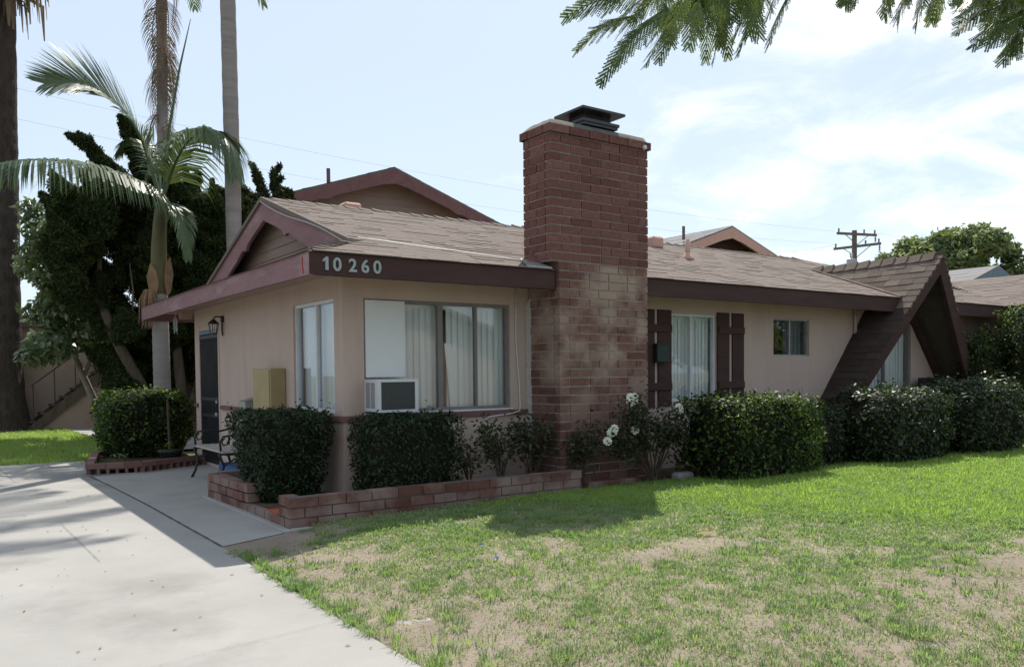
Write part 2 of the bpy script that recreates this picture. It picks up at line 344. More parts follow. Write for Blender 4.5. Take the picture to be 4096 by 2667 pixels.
# control joints cut in the concrete (dark dirt lines)
mb = MB()
def joint(a, b, w=.011, z=.008, m_=None):
    a = np.array(a); b = np.array(b); d = (b-a)/np.linalg.norm(b-a); s = np.array([-d[1], d[0]])*w/2
    n = 24; pts = [a+(b-a)*i/n for i in range(n+1)]
    for i in range(n):
        w0 = 1+.5*math.sin(i*2.3+a[0]*9); w1 = 1+.5*math.sin((i+1)*2.3+a[0]*9)
        p, q = pts[i], pts[i+1]
        mb.quad((*(p-s*w0), z), (*(q-s*w1), z), (*(q+s*w1), z), (*(p+s*w0), z))
joint((1.892,6.78), (1.872,9.5), .015); joint((1.872,9.5), (1.82,11.7), .012)
joint((.97,8.78), (1.0,6.8), .0032); joint((.88,12.6), (.82,14.9), .004)
joint((.45,4.1), (1.86,4.33), .0018)
joint((1.87,9.55), (2.56,9.62), .007); joint((1.83,11.4), (3.4,11.5), .007)
tag(mb.build('driveway', M['joint']), kind='structure')
# lawn sheet with a soft rise
def lawn_z(x, y):
    e = np.minimum(np.clip((x-1.9)/1.2, 0, 1), np.clip((y-1.75)/1.0, 0, 1)); e = e*e*(3-2*e)
    pe = np.clip((6.80+.38*(x-1.89)-y)/.55, 0, 1); e = np.where(x < 2.75, e*np.maximum(pe, np.clip((x-2.60)/.15, 0, 1)*.4), e)
    e = e*(.45+.55*np.clip((7.2-y)/1.1, 0, 1)); e = np.where((x < 2.57) & (y > 6.80+.38*(x-1.89)), .09, e); e = np.where((x < 2.7) & (y > 6.3), np.maximum(e, .09), e)
    return -.012+.112*e+.02*(vnoise(x*1.1, y*1.1, 5, 3)-.5)*np.maximum(e, 0)
def soil_mat():
    m = mat('lawn_soil', (.215,.175,.135), (.29,.238,.19), 2.2, .97, 1.0, 60, c3=(.17,.155,.10), spec=.08, detail=8)
    return m
def sheet(name, x0, x1, y0, y1, n, zf, m, keep=None):
    xs = np.linspace(x0, x1, int((x1-x0)*n)+1); ys = np.linspace(y0, y1, int((y1-y0)*n)+1); X, Y = np.meshgrid(xs, ys)
    Z = zf(X, Y); V = np.stack([X.ravel(), Y.ravel(), Z.ravel()], 1); nx = len(xs)
    I, J = np.meshgrid(np.arange(nx-1), np.arange(len(ys)-1)); a = (J*nx+I).ravel(); Fc = np.stack([a, a+1, a+1+nx, a+nx], 1)
    return tag(np_mesh(name, V, Fc, np.full(len(Fc), .5), m, None, True), kind='structure')
M['soil'] = soil_mat()
sheet('lawn', 1.8, 30, 1.72, 8.1, 12, lambda x, y: np.where(x < 1.85, -.05, lawn_z(x, y)) - .0*x, M['soil'])
flat('lawn', [(-14,15.1),(.85,15.24),(2.02,15.26),(2.84,17.1),(3.14,18.6),(2.95,24.1),(2.9,25.2),(-14,25.6)], -.03, M['soil'])
flat('garden_bed', [(2.62,7.16),(5.9,7.16),(5.9,8.0),(3.48,8.0),(3.48,9.6),(2.62,9.6)], .10, M['bedsoil'])
flat('garden_bed', [(1.80,12.94),(2.46,12.80),(3.46,13.3),(3.6,16.6),(2.7,16.2),(2.1,14.8)], .06, M['bedsoil'])
flat('garden_bed', [(5.95,7.0),(16,6.9),(17,8.0),(5.95,8.0)], .062, M['bedsoil'])
# grass blades
def in_frustum(x, y, z, m):
    P = np.stack([x, y, z-HCAM], 1); d = P@AF; u = P@AR/np.maximum(d, .01)*F_PX; return (d > .3) & (np.abs(u) < 2048*(1+m))
def dirt_amount(x, y):
    d = np.zeros_like(x)
    for cx, cy, rx, ry, a in ((2.15,3.75,.42,.55,1.0),(2.12,4.75,.28,.35,.8),(2.4,5.5,.5,.42,.75),(4.4,4.15,.9,.30,1.05),(3.5,4.75,.6,.25,.55),(5.5,2.45,1.1,.45,1.1),(7.0,2.7,.9,.4,.9),(5.2,3.3,.6,.25,.5),(7.6,3.0,1.2,.5,.8),(2.5,6.65,.55,.35,1.1),(8.6,3.3,1.0,.3,.5),(3.0,3.9,.5,.3,.5),(2.05,6.2,.25,.5,1),(3.6,3.35,.5,.25,.4)):
        d = np.maximum(d, a*np.exp(-(((x-cx)/rx)**2+((y-cy)/ry)**2)))
    return d
def make_grass(name, cnt, x0, x1, y0, y1, lush, seed, hsc=1.0, zf=lawn_z, mask=None, m='grass', wmul=1.0):
    r = np.random.default_rng(seed); x = r.uniform(x0, x1, cnt); y = r.uniform(y0, y1, cnt)
    keep = np.ones(cnt, bool)
    n1 = vnoise(x*1.3+3, y*1.3, seed, 3); n2 = vnoise(x*5, y*5, seed+1, 3); n3 = vnoise(x*9+5, y*9, 44, 2)
    if lush is None:
        lu = np.clip((x-5.1+.75*(y-5.4)+1.0*(n1-.5))/1.1, 0, 1)  # thick turf towards the hedges
        dirt = dirt_amount(x, y)
        n4 = vnoise(x*14, y*14, 77, 2); dens = np.clip(.64+.9*(n2-.5)+.7*(n1-.5)+1.3*(n4-.5)-1.0*dirt*(1-.55*lu), .03, 1); dens = np.maximum(dens, lu)
        tuft = np.zeros(cnt, bool)
        keep &= r.random(cnt) < dens
    else:
        lu = np.full(cnt, lush); tuft = n3 > .63
    if mask is not None: keep &= mask(x, y)
    x, y, lu, n1, n2, tuft = x[keep], y[keep], lu[keep], n1[keep], n2[keep], tuft[keep]; n = len(x)
    z = zf(x, y)-.006; dist = np.hypot(x, y)
    h = (.014+.022*r.random(n)+.024*lu+.020*tuft)*hsc; h *= np.where(r.random(n) < .03, 1.7, 1)
    w = (.0026+.0022*r.random(n))*np.clip(dist/4.2, 1, 3)*wmul
    a = r.uniform(0, 2*np.pi, n); lean = r.uniform(.15, 1.1, n)*h*np.where(lu > .5, .8, 1.1)
    dx, dy = np.cos(a), np.sin(a); sx, sy = -dy*w/2, dx*w/2
    b0 = np.stack([x-sx, y-sy, z], 1); b1 = np.stack([x+sx, y+sy, z], 1)
    mx_, my_, mz_ = x+dx*lean*.35, y+dy*lean*.35, z+h*.62
    m0 = np.stack([mx_-sx*.85, my_-sy*.85, mz_], 1); m1 = np.stack([mx_+sx*.85, my_+sy*.85, mz_], 1)
    tp = np.stack([x+dx*lean, y+dy*lean, z+h*(1-.25*r.random(n))], 1); tp2 = tp+np.stack([sx, sy, 0*sx], 1)*.25
    V = np.stack([b0, b1, m1, m0, tp2, tp], 1).reshape(-1, 3); i = np.arange(n)*6
    Fc = np.concatenate([np.stack([i, i+1, i+2, i+3], 1), np.stack([i+3, i+2, i+4, i+5], 1)])
    t = np.clip(.46+.5*(r.random(n)-.5)+.55*(n2-.5)-.40*lu+.07*(lu < .3)-.30*tuft*(lu < .5), 0, 1); t = np.where(r.random(n) < .10*(1-lu), .97, t)
    return tag(np_mesh(name, V, Fc, np.concatenate([t, t]), M[m]), kind='stuff')
def make_tufts(name, ncl, per, seed):
    """separate clumps of longer grass standing in the thin turf, and flat dead blades between them"""
    r = np.random.default_rng(seed); cx = r.uniform(1.95, 9.5, ncl); cy = r.uniform(1.85, 6.6, ncl); rad = r.uniform(.025, .085, ncl); cy[:170] = r.uniform(1.9, 6.5, 170); cx[:170] = np.interp(cy[:170], [1.7,3.4,5.0,6.75], [1.93,1.86,1.865,1.89])+r.uniform(.0, .08, 170); rad[:170] *= .7; d = dirt_amount(cx, cy)
    k = (r.random(ncl) < np.clip(1.1-.75*d, .1, 1)) & ~((cx < 2.6) & (cy > 6.4)); cx, cy, rad = cx[k], cy[k], rad[k]; cnt = (per*(rad/.06)**1.5*r.uniform(.5, 1.3, len(cx))).astype(int)
    I = np.repeat(np.arange(len(cx)), cnt); n = len(I); a = r.uniform(0, 6.283, n); q = np.sqrt(r.random(n))*rad[I]; x = cx[I]+q*np.cos(a); y = cy[I]+q*np.sin(a)
    k = front_mask(x, y) & (x > 1.83); x, y, a, I = x[k], y[k], a[k]+r.normal(0, .6, k.sum()), I[k]; n = len(x); z = np.maximum(lawn_z(x, y)-.006, -.004)
    hh = r.uniform(.7, 1.3, len(cx))[I]; h = r.uniform(.025, .055, n)*hh; w = (.0028+.002*r.random(n))*np.clip(np.hypot(x, y)/4.2, 1, 2.2); lean = h*r.uniform(.2, 1.2, n); tc_ = r.uniform(.24, .50, len(cx))[I]
    return x, y, z, h, w, a, lean, np.clip(tc_+r.uniform(-.12, .3, n), 0, 1)
def make_thatch(cnt, seed):
    r = np.random.default_rng(seed); x = r.uniform(1.87, 12, cnt); y = r.uniform(1.8, 6.9, cnt); k = front_mask(x, y) & (r.random(cnt) < .25+.75*vnoise(x*3, y*3, seed, 3)) & ~((x < 2.6) & (y > 6.5)); x, y = x[k], y[k]; n = len(x)
    h = r.uniform(.002, .012, n); return x, y, lawn_z(x, y)-.002, h, (.002+.002*r.random(n))*np.clip(np.hypot(x, y)/4.2, 1, 2.2), r.uniform(0, 6.283, n), r.uniform(.015, .05, n), r.uniform(.55, 1, n)
def blades(name, x, y, z, h, w, a, lean, t):
    dx, dy = np.cos(a), np.sin(a); sx, sy = -dy*w/2, dx*w/2; n = len(x)
    V = np.stack([np.stack([x-sx, y-sy, z], 1), np.stack([x+sx, y+sy, z], 1), np.stack([x+dx*lean*.4+sx*.85, y+dy*lean*.4+sy*.85, z+h*.7], 1), np.stack([x+dx*lean*.4-sx*.85, y+dy*lean*.4-sy*.85, z+h*.7], 1), np.stack([x+dx*lean+sx*.2, y+dy*lean+sy*.2, z+h*.95], 1), np.stack([x+dx*lean-sx*.2, y+dy*lean-sy*.2, z+h*.95], 1)], 1).reshape(-1, 3); i = np.arange(n)*6
    return tag(np_mesh(name, V, np.concatenate([np.stack([i, i+1, i+2, i+3], 1), np.stack([i+3, i+2, i+4, i+5], 1)]), np.concatenate([t, t]), M['grass']), kind='stuff')
def grass_mat():
    m = bpy.data.materials.new('grass_blade'); m.use_nodes = True; N = m.node_tree.nodes; L = m.node_tree.links; b = N['Principled BSDF']
    at = N.new('ShaderNodeAttribute'); at.attribute_name = 'tint'; cr = N.new('ShaderNodeValToRGB'); L.new(at.outputs['Fac'], cr.inputs[0])
    E_ = cr.color_ramp.elements; E_[0].position = 0; E_[0].color = (.26,.375,.085,1); E_[1].position = 1; E_[1].color = (.47,.43,.30,1)
    for p, c in ((.20,(.255,.355,.10,1)),(.36,(.150,.235,.095,1)),(.60,(.20,.285,.135,1)),(.84,(.30,.345,.20,1))):
        e = cr.color_ramp.elements.new(p); e.color = c
    L.new(cr.outputs[0], b.inputs['Base Color']); b.inputs['Roughness'].default_value = .45; b.inputs['Specular IOR Level'].default_value = .4
    t = N.new('ShaderNodeBsdfTranslucent'); g = N.new('ShaderNodeMix'); g.data_type = 'RGBA'; g.blend_type = 'MULTIPLY'; g.inputs['Factor'].default_value = 1
    L.new(cr.outputs[0], g.inputs['A']); g.inputs['B'].default_value = (1.45,1.5,.85,1); L.new(g.outputs['Result'], t.inputs[0])
    mx = N.new('ShaderNodeMixShader'); mx.inputs[0].default_value = .5; L.new(b.outputs[0], mx.inputs[1]); L.new(t.outputs[0], mx.inputs[2]); L.new(mx.outputs[0], N['Material Output'].inputs[0]); return m
M['grass'] = grass_mat()
front_mask = lambda x, y: (in_frustum(x, y, 0*x, .35)) & (y < 7.08+.0*x) & ((x > 2.62) | (y < 6.6))
make_grass('grass', 900000, 1.84, 16.5, 1.76, 7.08, None, 11, mask=front_mask)
make_grass('grass', 26000, 16.5, 26, 1.8, 7.2, .9, 12, mask=front_mask, wmul=1.3)
blades('grass', *make_tufts('grass', 1500, 55, 71)); blades('dead_grass', *make_thatch(95000, 72))
island = lambda x, y: (y > 15.28) & (y < 25.0) & (x < np.interp(y, [15.2,17.1,18.7,24.1,25.2],[2.0,2.82,3.12,2.93,2.9])) & (x > -5) & ((x < .9) | (y > 15.3))
make_grass('grass', 90000, -5, 3.2, 15.2, 25, .95, 13, hsc=1.3, zf=lambda x, y: np.full_like(x, -.03), mask=island, wmul=.9)
# ------------------------------------------------------------------ house
TS = .333; ZE = 2.545; YE0 = 7.45; XE = 2.935; YE = 7.471; XL = 3.50; YF = 8.03; YB = 13.84; YR = 11.13; ZR = ZE+TS*(YR-YE0); RX0 = 3.74; YBK = 14.87
AX, AZ, AM = 13.68, 3.255, 1.177
house = thing('house', (3.5, 8.03, 0), 'single storey pink stucco bungalow with brown shingle roof, brick chimney and steep A-shaped entry gable', 'house')
def wall_panel(mb, p0, u, n, W_, z0, z1, ops, th):
    p0 = np.array(p0, float); u = np.array(u, float); n = np.array(n, float)
    xs = sorted({0, W_, *[o[0] for o in ops], *[o[1] for o in ops]}); zs = sorted({z0, z1, *[o[2] for o in ops], *[o[3] for o in ops]})
    P = lambda a, z, d=0: p0+u*a-n*d+np.array([0, 0, z])
    for i in range(len(xs)-1):
        for j in range(len(zs)-1):
            cx, cz = (xs[i]+xs[i+1])/2, (zs[j]+zs[j+1])/2
            if any(o[0] < cx < o[1] and o[2] < cz < o[3] for o in ops): continue
            mb.quad(P(xs[i], zs[j]), P(xs[i+1], zs[j]), P(xs[i+1], zs[j+1]), P(xs[i], zs[j+1]))
            mb.quad(P(xs[i], zs[j], th), P(xs[i], zs[j+1], th), P(xs[i+1], zs[j+1], th), P(xs[i+1], zs[j], th))
    for a, b, c, d in ops:
        mb.quad(P(a, c), P(a, d), P(a, d, th), P(a, c, th)); mb.quad(P(b, c), P(b, c, th), P(b, d, th), P(b, d))
        mb.quad(P(a, c), P(a, c, th), P(b, c, th), P(b, c)); mb.quad(P(a, d), P(b, d), P(b, d, th), P(a, d, th))
W1 = (3.745, 5.62, .965, 2.178); W2 = (8.30, 9.225, .967, 2.175); W3 = (10.51, 11.40, 1.595, 2.172); W4 = (12.80, 14.38, .62, 2.20)
LW = (8.24, 9.43, .972, 2.188); DO = (12.47, 13.60, .04, 2.15)
mb = MB()
wall_panel(mb, (XL, YF, 0), (1, 0, 0), (0, -1, 0), 16.9-XL, 0, 2.5, [(a-XL, b-XL, c, d) for a, b, c, d in (W1, W2, W3, W4)], .13)
wall_panel(mb, (XL, YB, 0), (0, -1, 0), (-1, 0, 0), YB-YF, 0, 2.5, [(YB-LW[1], YB-LW[0], LW[2], LW[3]), (YB-DO[1], YB-DO[0], DO[2], DO[3])], .13)
mb.quad((XL,YB,0),(XL,YB,2.5),(18.4,YB,2.5),(18.4,YB,0)); mb.quad((16.9,YF,0),(16.9,YF,2.5),(16.9,4.4,2.5),(16.9,4.4,0))
mb.quad((16.9,4.4,0),(16.9,4.4,2.5),(21.4,4.4,2.5),(21.4,4.4,0)); mb.quad((18.4,YB,0),(18.4,YB,2.5),(21.4,YB,2.5),(21.4,YB,0)); mb.quad((21.4,4.4,0),(21.4,4.4,2.5),(21.4,YB,2.5),(21.4,YB,0))
mb.poly([(13.03,YF-.001,2.5),(14.33,YF-.001,2.5),(13.68,YF-.001,3.24)])
mb.quad((3.7,10.6,0),(3.7,10.6,2.5),(16.8,10.6,2.5),(16.8,10.6,0))  # a partition inside
wall = mb.build('wall', M['stucco'], house)
# soffit
mb = MB()
for a, b in (((XE+.045,YE+.045),(12.95,YF)),((14.42,YE+.045),(16.9,YF)),((XE+.045,YF),(XL,YBK)),((XL,YB),(18.4,YBK))):
    mb.box((*a, 2.425), (*b, 2.445))
mb.box((XL+.14, YF+.14, 2.46), (21.3, YB-.05, 2.48))
mb.build('soffit', M['soffit'], house)
# fascia boards
def board(a, b, name='fascia', m='trim_dark', parent=house):
    mb = MB(); mb.bbox(a, b, .004); return mb.build(name, M[m], parent)
board((XE+.002, YE, 2.322), (5.872, YE+.042, 2.54)); 
mb = MB(); mb.prism([(7.29,YE,2.322),(12.87,YE,2.312),(13.07,YE,2.54),(7.29,YE,2.54)], (0,.042,0)); mb.build('fascia', M['trim_dark'], house)
mb = MB(); mb.prism([(14.49,YE,2.322),(16.64,YE,2.322),(16.64,YE,2.54),(14.3,YE,2.54)], (0,.042,0)); mb.build('fascia', M['trim_dark'], house)
mb = MB()
n = 30
for i in range(n):   # the long left board sags a little
    y0, y1 = YE+.002+(YBK-YE)*i/n, YE+.002+(YBK-YE)*(i+1)/n
    s0, s1 = [.012*math.sin(math.pi*(y-YE)/(YBK-YE)) for y in (y0, y1)]
    mb.add([(XE-.002,y0,2.318+s0),(XE+.04,y0,2.318+s0),(XE+.04,y0,2.54+s0),(XE-.002,y0,2.54+s0),(XE-.002,y1,2.318+s1),(XE+.04,y1,2.318+s1),(XE+.04,y1,2.54+s1),(XE-.002,y1,2.54+s1)],
           [(0,4,5,1),(1,5,6,2),(2,6,7,3),(3,7,4,0)]+([(0,1,2,3)] if i == 0 else [])+([(4,7,6,5)] if i == n-1 else []))
mb.build('fascia', M['trim_faded'], house)
board((XE-.002, YBK+.004, 2.30), (18.6, YBK+.05, 2.54), m='trim_faded')
board((3.30, 13.86, 2.29), (3.48, 13.99, 2.43), 'rafter_tail', 'soffit')
# ---- roof shingle sheets
def shingles(mb, org, along, up, xr, s0, s1, expo, tab, thick, hole=None, trange=(0, 1), seed=1):
    """org + a*along + s*up ; xr(s)->(a0,a1); each course a row of tabs with a raised lower edge"""
    r = random.Random(seed); org, along, up = (np.array(q, float) for q in (org, along, up)); nrm = np.cross(along, up); nrm /= np.linalg.norm(nrm)
    if nrm[2] < 0: nrm = -nrm
    k = 0; s = s0
    while s < s1-1e-6:
        e = min(s+expo, s1); a0, a1 = xr((s+e)/2); a = a0-(k % 2)*tab*.5-r.random()*tab*.3; rowt = r.uniform(-.08, .08)
        while a < a1:
            ln = tab*r.uniform(.75, 1.2); b = a+ln; p, q = max(a, a0), min(b, a1)
            if q-p > .01 and not (hole and hole((p+q)/2, (s+e)/2)):
                t = thick*r.choice((.30, .40, .45, .85)); lo = s-.004+r.uniform(-.0015, .0015); c = .002
                A = org+along*p+up*lo+nrm*t; B = org+along*(q-.003)+up*lo+nrm*t; C = org+along*(q-.003)+up*(e+.015)+nrm*c; D = org+along*p+up*(e+.015)+nrm*c
                A0 = org+along*p+up*lo-nrm*.002; B0 = org+along*(q-.003)+up*lo-nrm*.002
                mb.add([A, B, C, D, A0, B0], [(0, 1, 2, 3), (4, 5, 1, 0)], min(1, max(0, r.uniform(*trange)*.9+rowt)))
            a = b
        s = e; k += 1
LS = math.hypot(1, TS)
upF = np.array([0, 1, TS])/LS
mb = MB()
HR = 15.45   # ridge ends, hip runs down to the right
def xr_front(s):
    y = s/LS; x0 = 2.91+max(0, min(y, .82)) if y < .82 else RX0-.03
    return x0, HR+(YR-YE0-y)
def a_hole(x, s):
    y = YE0+s/LS; z = ZE+TS*(y-YE0); return (abs(x-AX) < (AZ-z)/AM-.02) and y < 9.6
def f_hole(x, s):
    y = YE0+s/LS
    return a_hole(x, s) or (5.9 < x < 7.2 and 7.50 < y < 7.88) or (5.9 < x < 7.26 and y < 7.5)
shingles(mb, (0, YE0, ZE), (1, 0, 0), upF, xr_front, 0, (YR-YE0)*LS, .135, .33, .011, f_hole, (.25, .8), 3)
# under-sheets: back slope, left hip strip, right hip end, decking
dk = .03
mb.prism([(2.92,YE0+.01,ZE-dk),(HR+YR-YE0,YE0+.01,ZE-dk),(HR,YR,ZR-dk),(RX0,YR,ZR-dk),(RX0,8.27,ZE+TS*.82-dk)] if False else [(RX0,YR,ZR-.005),(HR,YR,ZR-.005),(HR+3.74,YBK,ZE),(2.92,YBK,ZE),(RX0,YBK-.82,ZE+TS*.82)], (0,0,-.04), .4)
mb.prism([(HR,YR,ZR-.005),(HR+3.68,YE0,ZE-.005),(HR+3.74,YBK,ZE-.005)], (0,0,-.04), .4)
mb.add([(2.91,YE0,ZE-.006),(2.91,YBK,ZE-.006),(4.05,YBK-1.14,ZE+TS*1.14-.006),(4.05,YE0+1.14,ZE+TS*1.14-.006)], [(0,3,2,1)], .5)
def fz(y): return ZE+TS*(y-YE0)-.006
mb.add([(2.92,YE0,fz(YE0)),(12.95,YE0,fz(YE0)),(12.95,8.03,fz(8.03)),(3.50,8.03,fz(8.03))], [(0,1,2,3)], .3)
mb.add([(3.50,8.03,fz(8.03)),(HR+3.1,8.03,fz(8.03)),(HR,YR,fz(YR)),(RX0,YR,fz(YR)),(RX0,8.27,fz(8.27))], [(0,1,2,3,4)], .3)
mb.add([(14.42,YE0,fz(YE0)),(HR+3.68,YE0,fz(YE0)),(HR+3.1,8.03,fz(8.03)),(14.42,8.03,fz(8.03))], [(0,1,2,3)], .3)
# right-hand wing: slope falling towards the left
WX = 16.68; upW = np.array([1, 0, TS])/LS
shingles(mb, (WX, 0, ZE+.004), (0, 1, 0), upW, lambda s: (4.1, min(11.2, YE0+s/LS+.05)), 0, 2.42*LS, .135, .33, .011, None, (.05, .9), 9)
mb.add([(WX,4.1,ZE-.008),(WX,YE0,ZE-.008),(19.1,YE0+2.42,ZE+TS*2.42-.008),(19.1,4.1,ZE+TS*2.42-.008)], [(0,3,2,1)], .3)
mb.add([(19.1,4.1,ZE+TS*2.42),(19.1,11,ZE+TS*2.42),(21.6,11,ZE-.01),(21.6,4.1,ZE-.01)], [(0,1,2,3)], .4)
roof = mb.build('roof', M['shingle'], house)
mb = MB(); mb.bbox((WX+.03,4.1,2.33),(WX+.07,YE-.002,2.535),.003); mb.build('fascia', M['trim_dark'], house)
# ridge and hip caps
mb = MB()
def caps(a, b, dl, dr, w, step, th=.016, seed=2):
    r = random.Random(seed); a = np.array(a, float); b = np.array(b, float); d = b-a; L_ = np.linalg.norm(d); d /= L_; k = int(L_/step)
    dl = np.array(dl, float); dr = np.array(dr, float)
    for i in range(k):
        p = a+d*i*step; q = p+d*(step*1.2); up = np.array([0, 0, 1]); t = th*r.uniform(.8, 1.7); tt = r.random(); h1 = up*(t+.008); h0 = up*.008
        mb.add([p+h0, p+dl*w+h0*.3, q+dl*w+h1*.6, q+h1, q+dr*w+h1*.6, p+dr*w+h0*.3], [(0,1,2,3),(0,3,4,5)], tt)
        mb.add([q+h1, q+dl*w+h1*.6, q+dl*w-up*.004, q, q+dr*w-up*.004, q+dr*w+h1*.6], [(0,1,2,3),(3,4,5,0)], tt*.4)
caps((HR,YR,ZR), (RX0-.02,YR,ZR), -upF, np.array([0,1,-TS])/LS, .14, .21)
mb.build('ridge_caps', M['shingle'], roof); mb = MB()
caps((3.80,8.33,ZE+TS*.88), (2.93,7.46,ZE+TS*.01), np.array([1,0,0]), np.array([0,1,0]), .12, .145, .02, 4)
mb.build('hip_caps', M['shingle'], roof)
# gable on the left: siding, barge boards with scalloped lower edge
mb = MB()
for k in range(8):
    z0 = 2.74+k*.135; z1 = z0+.135
    yl = lambda z: YR-(ZR-z)/TS; yr_ = lambda z: YR+(ZR-z)/TS
    if z0 > ZR-.05: break
    z1 = min(z1, ZR-.02)
    mb.add([(3.985,yl(z0),z0),(3.985,yr_(z0),z0),(3.998,yr_(z1),z1),(3.998,yl(z1),z1),(4.0,yl(z0),z0),(4.0,yr_(z0),z0)], [(0,3,2,1),(0,1,5,4)])
mb.build('gable_siding', M['siding'], house)
def barge(side, X=RX0, parent=house, m='trim_faded', yr=YR, zr=ZR, sl=TS, foot=2.90, thick=.045):
    prof_t = [0, .06, .16, .24, .275, .30, .34, .40, .55, .75, .97, 1.0]; low = [.30, .30, .295, .30, .355, .31, .285, .315, .33, .35, .37, .37]
    top = [(t*foot, -t*foot*sl-.035) for t in (0, 1.0)]; bot = [(t*foot, -t*foot*sl-l) for t, l in zip(prof_t, low)]
    mb = MB(); T = lambda p: (X, yr+side*p[0], zr+p[1])
    tl = [(t*foot, -t*foot*sl-.035) for t in prof_t]
    for i in range(len(prof_t)-1):
        a, b, c, d = T(tl[i]), T(tl[i+1]), T(bot[i+1]), T(bot[i]); o = (thick, 0, 0); sh = lambda p: (p[0]+thick, p[1], p[2])
        mb.add([a, b, c, d, sh(a), sh(b), sh(c), sh(d)], [(0,1,2,3),(7,6,5,4),(0,4,5,1),(3,2,6,7)]+([(0,3,7,4)] if i == 0 else [])+([(1,5,6,2)] if i == len(prof_t)-2 else []))
    return mb.build('barge_board', M[m], parent)
barge(-1); barge(1)
# rake edge of roof above barge boards
mb = MB()
for sd in (-1, 1):
    a = np.array([RX0-.035, YR, ZR+.012]); b = np.array([RX0-.035, YR+sd*2.9, ZR-2.9*TS+.012])
    mb.add([a, b, b-[0,0,.055], a-[0,0,.055], a+[.05,0,0], b+[.05,0,0], b+[.05,0,-.055], a+[.05,0,-.055]], [(0,1,2,3),(0,4,5,1),(3,2,6,7)], .15)
mb.build('rake_edge', M['shingle'], roof)
# ---- windows
def window(org, u, n, w, h, splits, frame, blind, glass=True, bm='blind', setback=.05, slat=.088, gap=None, fw=.035):
    org, u, n = (np.array(q, float) for q in (org, u, n)); P = lambda a, z, d: org+u*a-n*d+np.array([0, 0, z])
    def rail(mb, a0, a1, z0, z1, d0, d1):
        c = P((a0+a1)/2, (z0+z1)/2, (d0+d1)/2); mb.obox(c, u*(a1-a0)/2, n*(d1-d0)/2, (0, 0, (z1-z0)/2))
    mb = MB(); d0, d1 = setback-.025, setback+.035
    rail(mb, 0, fw, 0, h, d0, d1); rail(mb, w-fw, w, 0, h, d0, d1); rail(mb, fw, w-fw, 0, fw, d0, d1); rail(mb, fw, w-fw, h-fw, h, d0, d1)
    for sp, sw in splits: rail(mb, sp, sp+sw, fw, h-fw, d0+.004, d1-.004)
    o = mb.build('window', M[frame], house)
    mb = MB(); mb.quad(P(fw, fw, setback+.01), P(w-fw, fw, setback+.01), P(w-fw, h-fw, setback+.01), P(fw, h-fw, setback+.01)); mb.build('glass', M['glass'], o)
    mb = MB(); r = random.Random(int(w*1000)); a = .01; k = 0
    if blind:
        while a < w-.01:
            th = math.radians(r.uniform(4, 11)); hw = slat*.56; c = a+slat/2; dd = setback+.09
            if gap and gap[0] < c < gap[1]: a += slat; continue
            e1 = u*(hw*math.cos(th))-n*(hw*math.sin(th)); sw_ = r.uniform(-.006, .006)
            p0 = P(c, .015, dd); p1 = P(c+sw_, h-.05, dd); bow = -n*.012*-1
            mb.add([p0-e1, p0-n*-.010, p0+e1, p1+e1, p1-n*-.010, p1-e1], [(0,1,4,5),(1,2,3,4)], r.random()*.8)
            a += slat*.93
        rail(mb, .01 if bm != 'curtain_dim' else w/2, w-.01, h-.07, h-.02, setback+.07, setback+.11)
        mb.build('blinds', M[bm], o)
    return o
window((W1[0], YF, W1[2]), (1,0,0), (0,-1,0), W1[1]-W1[0], W1[3]-W1[2], [(.915,.06),(1.405,.03)], 'dark_frame', True, gap=(1.0,1.08))
window((W2[0], YF, W2[2]), (1,0,0), (0,-1,0), W2[1]-W2[0], W2[3]-W2[2], [(.42,.035)], 'white_metal', True, slat=.075)
window((W3[0], YF, W3[2]), (1,0,0), (0,-1,0), W3[1]-W3[0], W3[3]-W3[2], [(.42,.03)], 'galv', True, fw=.025, gap=(0,.43), slat=.10, bm='curtain_dim')
window((W4[0], YF, W4[2]), (1,0,0), (0,-1,0), W4[1]-W4[0], W4[3]-W4[2], [(.76,.04)], 'dark_frame', True, slat=.1)
lw = window((XL, LW[1], LW[2]), (0,-1,0), (-1,0,0), LW[1]-LW[0], LW[3]-LW[2], [(.60,.045)], 'white_metal', True, bm='curtain', slat=.11)
# white board filling the upper left light of the front window
mb = MB(); mb.bbox((3.765, YF+.005, 1.345), (4.235, YF+.03, 2.165), .004); mb.build('window_board', M['white_panel'], house)
# slipped slat
mb = MB(); mb.obox((4.86, YF+.10, 1.36), (.045,0,0), (0,.003,0), (-.035,0,.36)); mb.build('loose_slat', M['blind'], house)
# belt trim
mb = MB(); mb.bbox((XL-.03, YF-.032, .885), (5.86, YF-.001, .945), .004); mb.bbox((XL-.032, YF, .885), (XL-.001, 12.40, .945), .004); mb.bbox((XL-.032, 13.68, .885), (XL-.001, YB, .945), .004)
mb.build('belt_trim', M['trim_back'], house)
# window sills / stucco-side trims
mb = MB(); mb.bbox((W1[0]-.02, YF-.025, .948), (W1[1]+.03, YF+.02, .968), .003); mb.build('window_sill', M['white_metal'], house)
# shutters
def shutter(x0, x1, g0, g1, z0, z1):
    mb = MB(); mb.bbox((x0, YF-.026, z0), (g0, YF-.001, z1), .003); mb.bbox((g1, YF-.026, z0), (x1, YF-.001, z1), .003)
    for z in (z0+.22, z1-.30): mb.bbox((x0+.01, YF-.05, z), (x1-.01, YF-.0255, z+.10), .003)
    mb.build('shutter', M['trim_dark'], house)
shutter(7.70, 8.298, 7.98, 8.045, .905, 2.212); shutter(9.228, 9.803, 9.483, 9.553, .905, 2.212)
